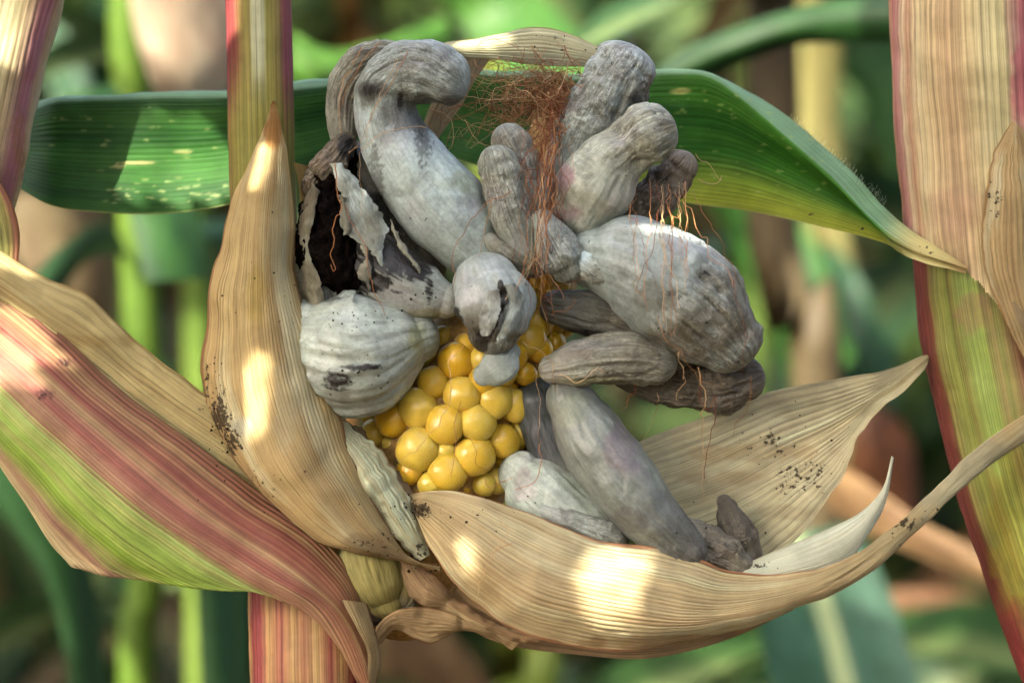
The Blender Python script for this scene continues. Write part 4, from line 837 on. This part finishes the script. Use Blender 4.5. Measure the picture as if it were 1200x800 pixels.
# ---- crumbs of soil resting on the ear
from mathutils.bvhtree import BVHTree
dg = bpy.context.evaluated_depsgraph_get()
bv, bf, kk = [], [], 0
for o in ear.children:
    if o.type == 'MESH' and o.name.split('.')[0] in ('husk', 'gall'):
        me = o.data
        v = np.empty(len(me.vertices) * 3, np.float32); me.vertices.foreach_get('co', v)
        f = np.empty(len(me.polygons) * 4, np.int32); me.polygons.foreach_get('vertices', f)
        bv.append(v.reshape(-1, 3) + ear_root); bf.append(f.reshape(-1, 4) + kk); kk += len(v) // 3
tree = BVHTree.FromPolygons(np.vstack(bv).tolist(), np.vstack(bf).tolist())
cp = Vector((0, -D, H))
def drop(x, y, r):
    d = (Vector(P(x, y, 0)) - cp).normalized()
    h = tree.ray_cast(cp, d)
    if h[0] is None: return
    n = 7
    th = np.linspace(.01, math.pi - .01, 5)[:, None]; ph = (np.arange(n) / n * TAU)[None]
    p = np.stack((np.sin(th) * np.cos(ph), np.sin(th) * np.sin(ph), np.cos(th) + 0 * ph), -1).reshape(-1, 3)
    p = p * (1 + .6 * fbm(p * 1.7 + rnd.uniform(0, 50), 2))[:, None]
    crumbs.append((p * r * S + np.array(h[0]), grid_faces(5, n, True)))
for (x, y, sx, sy, n, r) in [(490, 600, 14, 8, 40, 1.3), (262, 498, 10, 18, 50, 1.3), (256, 470, 8, 26, 30, 1.1), (400, 440, 24, 16, 40, 1.2), (410, 370, 26, 16, 40, 1.0), (550, 595, 50, 14, 26, 1.2), (300, 560, 26, 16, 30, 1.0), (930, 540, 50, 30, 40, 1.1),
                             (1080, 600, 30, 16, 30, 1.0), (500, 660, 14, 10, 24, 1.4), (890, 662, 10, 3, 10, 1.1), (470, 330, 30, 20, 24, 1.1), (840, 340, 30, 50, 20, .9), (640, 50, 40, 10, 20, 1.0), (450, 640, 20, 12, 24, 1.1), (325, 300, 40, 100, 40, .9), (850, 600, 40, 40, 16, .9), (700, 600, 60, 30, 8, .8)]:
    for k in range(n):
        drop(rnd.gauss(x, sx), rnd.gauss(y, sy), r * (.32 + 1.1 * rnd.random() ** 2.5))
V, F = joinm(crumbs)
tag(mesh('soil_crumbs', V, F, M_CRUMB, ear), 'dark soil crumbs scattered on husks and galls', None, None, 'stuff')

# ================================================================== THE FIELD BEHIND
def blade(base, az, L, W, e0, bend, ns=22, nw=5, sd=0.0, twist=0.0):
    """an arching maize leaf in world metres: keeled, wavy-edged, tapering"""
    s = np.linspace(0, 1, ns)
    el = e0 - bend * s ** 1.2
    hd = np.array((math.cos(az), math.sin(az), 0.0))
    d = hd[None] * np.cos(el)[:, None] + np.array((0, 0, 1.0))[None] * np.sin(el)[:, None]
    c = np.asarray(base) + np.vstack((np.zeros(3), np.cumsum(d[:-1] * (L / (ns - 1)), axis=0)))
    side = np.array((-math.sin(az), math.cos(az), 0.0))
    up_ = np.cross(d, side); up_ *= np.sign(up_[:1, 2:] + 1e-9)
    w = W * np.clip(np.minimum(.35 + s * 4, 1) * (1 - s ** 2.4) + .02, .02, 1)
    t = np.linspace(-1, 1, nw)
    tw = twist * s
    V = np.zeros((ns, nw, 3))
    for j, x in enumerate(t):
        cs, sn = np.cos(tw)[:, None], np.sin(tw)[:, None]
        sv = side[None] * cs + up_ * sn; uv_ = up_ * cs - side[None] * sn
        wv = .18 * W * abs(x) * np.sin(s * 17 + (x > 0) * 2 + sd)
        V[:, j] = c + sv * (x * w * .5)[:, None] + uv_ * (abs(x) * w * .16 + wv * s)[:, None]
    u = np.tile((t + 1) / 2, ns); v = np.repeat(s, nw)
    return V.reshape(-1, 3), grid_faces(ns, nw), u, v
GREENS = [lin(44, 78, 32), lin(34, 64, 30), lin(54, 86, 36), lin(50, 82, 50), lin(40, 72, 46), lin(76, 96, 38)]
DRYS = [lin(150, 120, 84), lin(126, 94, 62), lin(160, 136, 104), lin(108, 74, 48)]
def blade_pig(u, v, a, b):
    n = np.clip(.5 + 1.2 * fbm(st3(u * 4, v * 5, rnd.uniform(0, 50)), 3), 0, 1)[:, None]
    c = a * (1 - n) + b * n
    r = sstep(.10, .03, np.abs(u - .5))[:, None] * .5
    return c * (1 - r) + lin(176, 186, 120) * r
def field_plant(x, y, h, seed, parent_label=None, group=None, dry_below=1.0, name='corn_plant', nleaf=14):
    r = random.Random(seed)
    t = thing(name, (x, y, 0), parent_label, 'corn plant', group)
    zz = np.linspace(0, h, 24)
    pts = np.stack((x + .03 * np.sin(zz * 1.3 + seed), y + .03 * np.cos(zz * 1.1 + seed), zz), -1)
    V, F = tube_mesh(pts, np.linspace(.015, .005, 24) * (1 + .18 * (np.arange(24) % 3 == 0)), 10)
    c = np.where((V[:, 2:] < .9), lin(126, 124, 66), lin(110, 132, 58)) * (1 + .2 * fbm(V * 30, 2))[:, None]
    mesh('stalk', V, F, M_FAR, t, np.c_[np.tile(np.arange(10) / 10, 24), np.repeat(np.linspace(0, 6, 24), 10)], c)
    az = r.uniform(0, TAU)
    for k in range(nleaf):
        z = .25 + (h - .45) * k / (nleaf - 1)
        p = (np.interp(z, zz, pts[:, 0]), np.interp(z, zz, pts[:, 1]), z)
        isdry = z < dry_below - .15 and r.random() < .55 or r.random() < .05
        L = r.uniform(.55, .8) * (1 - .35 * abs(k / (nleaf - 1) - .5) * 2)
        V, F, u, v = blade(p, az + math.pi * k + r.gauss(0, .35), L, r.uniform(.08, .11) * (.7 if isdry else 1), r.uniform(.7, 1.2) if not isdry else r.uniform(-.2, .5), r.uniform(1.3, 2.3) if not isdry else r.uniform(1.6, 2.4), sd=seed + k, twist=r.gauss(0, .6) if not isdry else r.gauss(0, 2))
        a, b = (r.choice(DRYS), r.choice(DRYS)) if isdry else (r.choice(GREENS), r.choice(GREENS))
        mesh('dry_leaf' if isdry else 'leaf', V, F, M_FAR, t, np.c_[u, v * 3], blade_pig(u, v, a, b))
    return t
def copy_tree(o, loc, rz, s=1.0):
    c = o.copy(); col.objects.link(c); c.location = loc; c.rotation_euler = (0, 0, rz); c.scale = (s, s, s)
    for ch in o.children:
        d = ch.copy(); col.objects.link(d); d.parent = c
    return c
GRP = 'blurred corn plants in the rows behind'
LBL = 'blurred green-and-tan corn plant in the rows behind the ear'
protos = [field_plant(x, y, h, sd, LBL, GRP, db) for (x, y, h, sd, db) in ((-.62, 1.55, 2.2, 3, 1.1), (.55, 1.75, 2.1, 8, .95), (.02, 2.35, 2.25, 14, 1.05), (.85, 2.5, 2.15, 21, 1.15))]
frnd = random.Random(2024)
PV = []
for p in protos:
    PV.append(np.vstack([np.array([v.co for v in ch.data.vertices]) for ch in p.children]))
def in_the_way(V):
    """would this plant stand between the camera and the ear, or brush against it?"""
    V = V[(V[:, 1] > -.86) & (V[:, 1] < .16)]
    if not len(V): return False
    px, py = topix(V)
    return bool(((px > -90) & (px < 1290) & (py > -90) & (py < 890)).any())
spots_ = [(-.25, 1.62), (.16, 1.7), (-1.0, 1.6), (.95, 1.68), (-.42, 2.3), (.38, 2.4), (-.85, 2.42), (-.2, 3.1), (.25, 3.05), (-.62, 3.15), (.66, 3.1), (-1.1, 3.0), (1.15, 3.1),
          (-.05, 1.95), (.2, 2.7), (-.45, 2.75), (.75, 2.1), (-.8, 3.4), (0, 3.5)]
for (yr, xs) in ((.8, (-1.7, -1.48, -1.26, -1.05, -.84, -.62, -.44, .46, .66, .88, 1.1)), (1.25, (-1.9, -1.65, -1.4, -1.2, -.98, -.76, -.56, .5, .74, 1.0)), (1.95, (-1.9, -1.6, -1.3, -1.1, -.7, -.35, .3, .6, 1.0, 1.2)),
                 (2.7, (-1.8, -1.4, -1.2, -.7, -.1, .5, .9)), (.02, (-1.7, -1.45, -1.2, -.95, -.72, .62, .9)), (-.72, (-1.6, -1.35, -1.1, -.88, .75)), (-1.8, tuple(-1.35 + .135 * k for k in range(21))), (-2.1, tuple(-1.3 + .2 * k for k in range(14))), (-.75, (.5, .62, .8, 1.0)), (.02, (.42, .52, 1.1)), (3.3, (-1.5, -1.0, -.4, .1, .45, .9))):
    spots_ += [(x + frnd.uniform(-.05, .05), yr + frnd.uniform(-.06, .06)) for x in xs]
for i, (x, y) in enumerate(spots_):
    for tries in range(14):
        a, k = frnd.uniform(0, TAU), frnd.uniform(.92, 1.06)
        V = PV[i % 4] * k; ca, sa = math.cos(a), math.sin(a)
        W = np.stack((V[:, 0] * ca - V[:, 1] * sa + x, V[:, 0] * sa + V[:, 1] * ca + y, V[:, 2]), -1)
        if not in_the_way(W):
            c = copy_tree(protos[i % 4], (x, y, 0), a, k)
            if y < -.3: tag(c, 'leafy corn plant standing in the rows beside and behind the camera', None, 'corn plants around the camera')
            elif y < .5: tag(c, "leafy corn plant in the ear's own row beyond the picture's edge", None, 'corn plants in the row of the ear')
            break

def bg_stalk(t, pts, dm, wpx, c1, c2, sd=0.0, name='stalk'):
    """a blurred stalk following photo pixels at dm metres behind the ear, down to the soil and up to its tassel"""
    q = [np.array(P(a, b, dm / S)) for a, b in pts]
    q = [np.array((q[0][0] * .98, q[0][1] + .02, 2.0))] + q + [np.array((q[-1][0], q[-1][1], .0))]
    c = arc(q, 60)
    r = wpx * .5 * S * (D + dm) / D
    V, F = tube_mesh(c, r * np.interp(c[:, 2], [0, 1.2, 2.0], [1.1, 1, .4]) * (1 + .15 * (np.arange(60) % 9 == 0)), 14)
    u = np.tile(np.arange(14) / 14, 60); v = np.repeat(np.linspace(0, 1, 60), 14)
    w = np.clip(.5 + 1.4 * fbm(st3(u * 1.5 + sd, v * 14, sd), 3), 0, 1)[:, None]
    return mesh(name, V, F, M_FAR, t, np.c_[np.abs(u * 2 - 1), v * 6], c1 * (1 - w) + c2 * w)
def bg_leaf(t, a, b, c1, c2, name='leaf', bulge=30, sd=0.0, rib=None):
    """a blurred blade between two edges given as (px, py, metres behind)"""
    f = lambda L: [(x, y, d / S) for x, y, d in L]
    def pg(u, v, px, py):
        n = np.clip(.5 + 1.2 * fbm(st3(u * 5, v * 4, sd), 3), 0, 1)[:, None]
        c = c1 * (1 - n) + c2 * n
        if rib is not None:
            k = sstep(.10, .04, np.abs(u - .5))[:, None]; c = c * (1 - k) + rib * k
        return c
    return ribbon(name, [f(a), f(b)], t, pg, M_FAR, 30, 60, bulge=bulge, mode='index', seed=sd, vlen=3, wave=10, wavef=.004)
def bg_thing(px, dm, label):
    return thing('corn_plant', P(px, GROUND_PY, 0) * np.array((0, 0, 0)) + np.array((P(px, 400, dm / S)[0], dm, 0)), label, 'corn plant')
YG, YG2, TEAL, TEAL2 = lin(140, 166, 60), lin(104, 136, 44), lin(58, 98, 66), lin(44, 80, 54)
a = bg_thing(160, .55, 'blurred bright yellow-green stalk seen above and below the striped husk at left')
bg_stalk(a, [(150, -100), (152, 80), (166, 380), (172, 720), (160, 900)], .55, 44, YG, YG2, 1)
bg_leaf(a, [(152, 300, .55), (120, 262, .5), (60, 300, .42), (-40, 420, .36)], [(170, 330, .55), (130, 296, .5), (80, 330, .42), (-10, 460, .36)], GREENS[0], GREENS[1], sd=2)
bg_leaf(a, [(150, 290, .6), (220, 258, .62), (300, 262, .66), (420, 300, .7)], [(160, 312, .58), (220, 286, .6), (300, 292, .64), (420, 340, .68)], TEAL, TEAL2, sd=3)
a = bg_thing(228, .75, 'blurred slim lime stalk just left of the upright husk')
bg_stalk(a, [(222, -60), (226, 200), (232, 370), (236, 700)], .75, 34, lin(150, 172, 76), YG2, 4)
bg_leaf(a, [(150, -60, .5), (156, 20, .5), (176, 90, .5), (205, 140, .52)], [(262, -60, .52), (276, 30, .52), (270, 90, .52), (240, 150, .52)], lin(216, 190, 164), lin(190, 156, 134), 'dry_leaf', 40, 5)
bg_leaf(a, [(20, 215, .7), (10, 270, .7), (40, 350, .7), (70, 430, .72)], [(110, 215, .72), (130, 270, .72), (140, 350, .72), (130, 450, .72)], lin(160, 136, 104), lin(130, 104, 76), 'dry_leaf', 40, 6)
bg_leaf(a, [(205, 470, .5), (215, 560, .48), (228, 680, .46), (236, 860, .44)], [(262, 470, .52), (282, 560, .5), (296, 680, .48), (300, 860, .46)], lin(44, 84, 40), lin(60, 100, 44), sd=22)
bg_leaf(a, [(-60, 560, .5), (0, 600, .5), (60, 700, .5), (90, 860, .5)], [(0, 520, .52), (60, 570, .52), (110, 680, .52), (140, 860, .52)], lin(44, 84, 40), lin(56, 96, 50), sd=23)
bg_leaf(a, [(60, 120, .48), (110, 180, .46), (150, 250, .44), (170, 330, .42)], [(130, 100, .5), (190, 170, .48), (230, 250, .46), (236, 330, .44)], lin(40, 78, 34), lin(56, 96, 40), sd=24)
bg_leaf(a, [(100, 430, .48), (130, 520, .46), (160, 600, .44), (190, 650, .42)], [(200, 420, .5), (236, 520, .48), (240, 600, .46), (230, 660, .44)], lin(40, 78, 34), lin(50, 90, 40), sd=25)
a = bg_thing(900, .6, 'blurred brown-pink stalk right of the ear under the dark green leaf')
bg_stalk(a, [(905, -60), (908, 120), (900, 240), (930, 400), (960, 600)], .6, 62, lin(116, 96, 70), lin(92, 70, 52), 7)
bg_leaf(a, [(740, 110, .34), (790, 60, .34), (860, 28, .34), (950, 6, .33), (1080, -10, .3)], [(744, 120, .34), (800, 108, .34), (870, 78, .34), (950, 52, .33), (1080, 48, .3)], lin(28, 64, 26), lin(40, 78, 30), sd=8, bulge=24)
bg_leaf(a, [(780, 120, .9), (840, 140, .88), (900, 200, .86), (960, 300, .84), (1000, 420, .82)], [(800, 200, .9), (840, 250, .88), (880, 320, .86), (910, 400, .84), (930, 480, .82)], lin(50, 96, 36), lin(70, 116, 44), sd=26)
bg_leaf(a, [(960, 60, 1.1), (1010, 120, 1.1), (1050, 220, 1.1), (1070, 330, 1.1)], [(1040, 40, 1.1), (1090, 120, 1.1), (1120, 220, 1.1), (1130, 330, 1.1)], lin(44, 84, 40), lin(56, 96, 50), sd=27)
bg_leaf(a, [(900, 250, 1.0), (950, 270, .95), (1010, 330, .9), (1060, 450, .9)], [(905, 330, 1.0), (930, 380, .95), (970, 440, .9), (1040, 520, .9)], lin(46, 80, 58), lin(60, 96, 68), sd=9)
bg_leaf(a, [(960, 530, .55), (1010, 560, .5), (1080, 610, .46), (1180, 660, .42)], [(950, 570, .55), (1000, 610, .5), (1070, 650, .46), (1180, 690, .42)], lin(158, 120, 86), lin(120, 86, 58), 'dry_leaf', 20, 10)
bg_leaf(a, [(1000, 470, .7), (1040, 480, .7), (1070, 520, .7), (1080, 600, .7)], [(990, 560, .7), (1020, 580, .7), (1040, 610, .7), (1050, 640, .7)], lin(120, 70, 42), lin(88, 50, 32), 'dry_leaf', 20, 11)
a = bg_thing(960, .95, 'blurred cream dry stalk catching the sun at upper right')
bg_stalk(a, [(962, -100), (960, 100), (962, 190), (990, 420), (1000, 700)], .95, 52, lin(200, 184, 120), lin(160, 146, 84), 12)
bg_leaf(a, [(860, 640, .5), (880, 700, .48), (900, 780, .46), (920, 860, .44)], [(1000, 610, .52), (1040, 690, .5), (1070, 780, .48), (1090, 860, .46)], TEAL2, lin(66, 104, 86), sd=13, bulge=-30, rib=lin(176, 186, 140))
bg_leaf(a, [(980, 700, .8), (1060, 690, .8), (1140, 700, .8), (1240, 730, .8)], [(980, 740, .8), (1060, 730, .8), (1140, 745, .8), (1240, 780, .8)], lin(150, 104, 74), lin(120, 80, 56), 'dry_leaf', 20, 14)
a = bg_thing(612, .8, 'blurred olive-green stalk showing below the front husk')
bg_stalk(a, [(585, -60), (590, 60), (606, 500), (616, 780), (620, 900)], .8, 74, lin(140, 146, 52), lin(116, 134, 44), 15)
bg_leaf(a, [(480, -40, .7), (540, 30, .7), (600, 90, .66), (640, 170, .62)], [(560, -60, .7), (640, 0, .7), (700, 70, .66), (720, 160, .62)], lin(64, 112, 40), lin(84, 128, 48), sd=16)
bg_leaf(a, [(520, -50, .9), (540, 0, .9), (560, 40, .9), (580, 70, .9)], [(600, -50, .9), (606, 0, .9), (606, 40, .9), (600, 80, .9)], lin(214, 170, 120), lin(190, 140, 90), 'dry_leaf', 10, 17)
bg_leaf(a, [(450, 700, .9), (500, 720, .9), (560, 780, .9), (600, 860, .9)], [(440, 790, .9), (490, 800, .9), (530, 840, .9), (560, 880, .9)], lin(116, 88, 60), lin(92, 66, 44), 'dry_leaf', 10, 18)
a = bg_thing(405, 1.0, 'blurred orange-tan stalk above the hooked gall')
bg_stalk(a, [(412, -80), (414, 20), (404, 300), (400, 700)], 1.0, 34, lin(206, 150, 90), lin(176, 116, 66), 19)
bg_leaf(a, [(340, 40, .6), (380, 60, .6), (440, 50, .62), (520, 20, .66)], [(340, 110, .6), (390, 110, .6), (450, 90, .62), (530, 60, .66)], lin(84, 132, 48), lin(104, 150, 60), sd=20)
bg_leaf(a, [(60, 20, .8), (90, 50, .8), (110, 110, .8), (120, 200, .8)], [(20, 60, .8), (50, 90, .8), (70, 140, .8), (90, 220, .8)], TEAL, lin(150, 176, 150), sd=21)

# far mass of maize: reads as one dark wall of leaves
def far_mass():
    Vs, Fs, Cs, Us = [], [], [], []; k = 0
    r = random.Random(77)
    for i in range(5200):
        y = 3.4 + 3.6 * r.random() ** 1.2
        x = r.uniform(-1, 1) * (1.2 + y * .45); z = r.uniform(.1, 2.6)
        isdry = r.random() < (.30 if z < 1.0 else .12)
        V, F, u, v = blade((x, y, z), r.uniform(0, TAU), r.uniform(.5, .8), r.uniform(.06, .10), r.uniform(.2, 1.2), r.uniform(1.2, 2.4), ns=9, nw=3, sd=i, twist=r.gauss(0, .8))
        a_, b_ = (r.choice(DRYS), r.choice(DRYS)) if isdry else (r.choice(GREENS), r.choice(GREENS))
        Vs.append(V); Fs.append(F + k); k += len(V); Cs.append(a_ + (b_ - a_) * v[:, None]); Us.append(np.c_[u, v * 3])
    for i in range(260):
        y = 3.4 + 3.6 * r.random(); x = r.uniform(-1, 1) * (1.6 + y * .6)
        z = np.linspace(0, 2.1, 6)
        V, F = tube_mesh(np.stack((x + 0 * z, y + 0 * z, z), -1), .013, 6)
        Vs.append(V); Fs.append(F + k); k += len(V); Cs.append(np.tile(lin(160, 150, 84), (len(V), 1))); Us.append(np.c_[np.tile(np.arange(6) / 6, 6), np.repeat(z * 3, 6)])
    o = mesh('corn_field', np.vstack(Vs), np.vstack(Fs), M_FAR, None, np.vstack(Us), np.vstack(Cs))
    tag(o, 'far rows of maize merging into one dark green wall', 'corn field', None, 'stuff')
far_mass()

# ================================================================== UNSEEN PLANT ADDED TO SHADE THE EAR IN PATCHES
E1 = np.cross(SUN, (0, 0, 1.0)); E1 /= np.linalg.norm(E1); E2 = np.cross(E1, SUN)
if E1[0] < 0: E1 = -E1
if E2[2] < 0: E2 = -E2
def sunxy(px, py, y=0.0):
    p = P(px, py, y) - np.array((0, 0, H)); return p.dot(E1), p.dot(E2)
# gaps cut in the added leaves to place sun patches: (px, py, depth, rx, ry) of where their light lands
GAPS = [(4, 428, -30, 52, 50), (20, 300, -5, 46, 24), (332, 492, -40, 14, 50), (722, 690, -80, 20, 66), (748, 680, -80, 7, 50), (700, 668, -80, 6, 22), (584, 690, -60, 9, 12), (570, 52, 45, 24, 16), (150, 170, 155, 60, 44), (220, 190, 155, 60, 40), (366, 140, 155, 22, 26), (328, 215, -12, 10, 36), (788, 268, -60, 24, 6), (1100, 120, -10, 0.1, .1)][:-1]
nb = thing('corn_plant', (-.56, -.14, 0), 'unseen leafy corn plant added left of the camera, its leaves cut with gaps to throw sun patches on the ear', 'corn plant')
zz = np.linspace(0, 2.2, 40)
V, F = tube_mesh(np.stack((-.56 + .02 * np.sin(zz * 2), -.14 + 0 * zz, zz), -1), np.linspace(.016, .006, 40), 12)
mesh('stalk', V, F, M_FAR, nb, np.c_[np.tile(np.arange(12) / 12, 40), np.repeat(np.linspace(0, 6, 40), 12)], np.tile(lin(140, 150, 70), (len(V), 1)))
for i, (o2, t, w) in enumerate(((-.155, .54, .10), (-.075, .48, .105), (.01, .46, .105), (.092, .43, .105), (.165, .45, .10))):
    nu_, nv_ = 70, 320
    s = np.linspace(0, 1, nv_)[:, None]; x = np.linspace(-1, 1, nu_)[None]
    e1 = -.34 + .74 * s
    wid = w * .5 * np.clip(np.minimum(.5 + s * 5, 1) * (1 - np.clip((s - .75) / .25, 0, 1) ** 2 * .9), .03, 1)
    e2 = o2 + x * wid + .006 * np.sin(s * 16 + x * 2 + i) - .02 * (s - .5) ** 2
    tt = t + .03 * np.abs(x) + .012 * np.sin(s * 21 + i * 2) * np.abs(x) - .05 * s ** 2
    b = np.array((0, 0, H))[None, None] + E1 * e1[..., None] * np.ones_like(x)[..., None] + E2 * e2[..., None] + SUN * tt[..., None]
    V = b.reshape(-1, 3)
    a1 = (e1 * np.ones_like(x)).ravel(); a2 = e2.ravel()
    keep = np.ones(len(V), bool)
    nz = fbm(st3(a1 * 300, a2 * 300, i), 3)
    for (gx, gy, gz, rx, ry) in GAPS:
        q1, q2 = sunxy(gx, gy, gz)
        # light lands on surfaces seen at an angle: ellipse axes from the two pixel directions
        ax = np.array(sunxy(gx + rx, gy, gz)) - (q1, q2); ay = np.array(sunxy(gx, gy + ry, gz)) - (q1, q2)
        M = np.linalg.inv(np.array((ax, ay)).T)
        d = M @ np.array((a1 - q1, a2 - q2))
        keep &= (d ** 2).sum(0) + nz * 1.5 > 1
    F = grid_faces(nv_, nu_); F = F[keep[F].all(1)]
    u = np.tile((np.linspace(0, 1, nu_)), nv_); v = np.repeat(np.linspace(0, 1, nv_), nu_)
    mesh('leaf', V, F, M_FAR, nb, np.c_[u, v * 3], blade_pig(u, v, GREENS[i % 3], GREENS[(i + 1) % 3]))

print('objects', len(bpy.data.objects), 'tris', sum(len(o.data.polygons) * 2 for o in bpy.data.objects if o.type == 'MESH'))
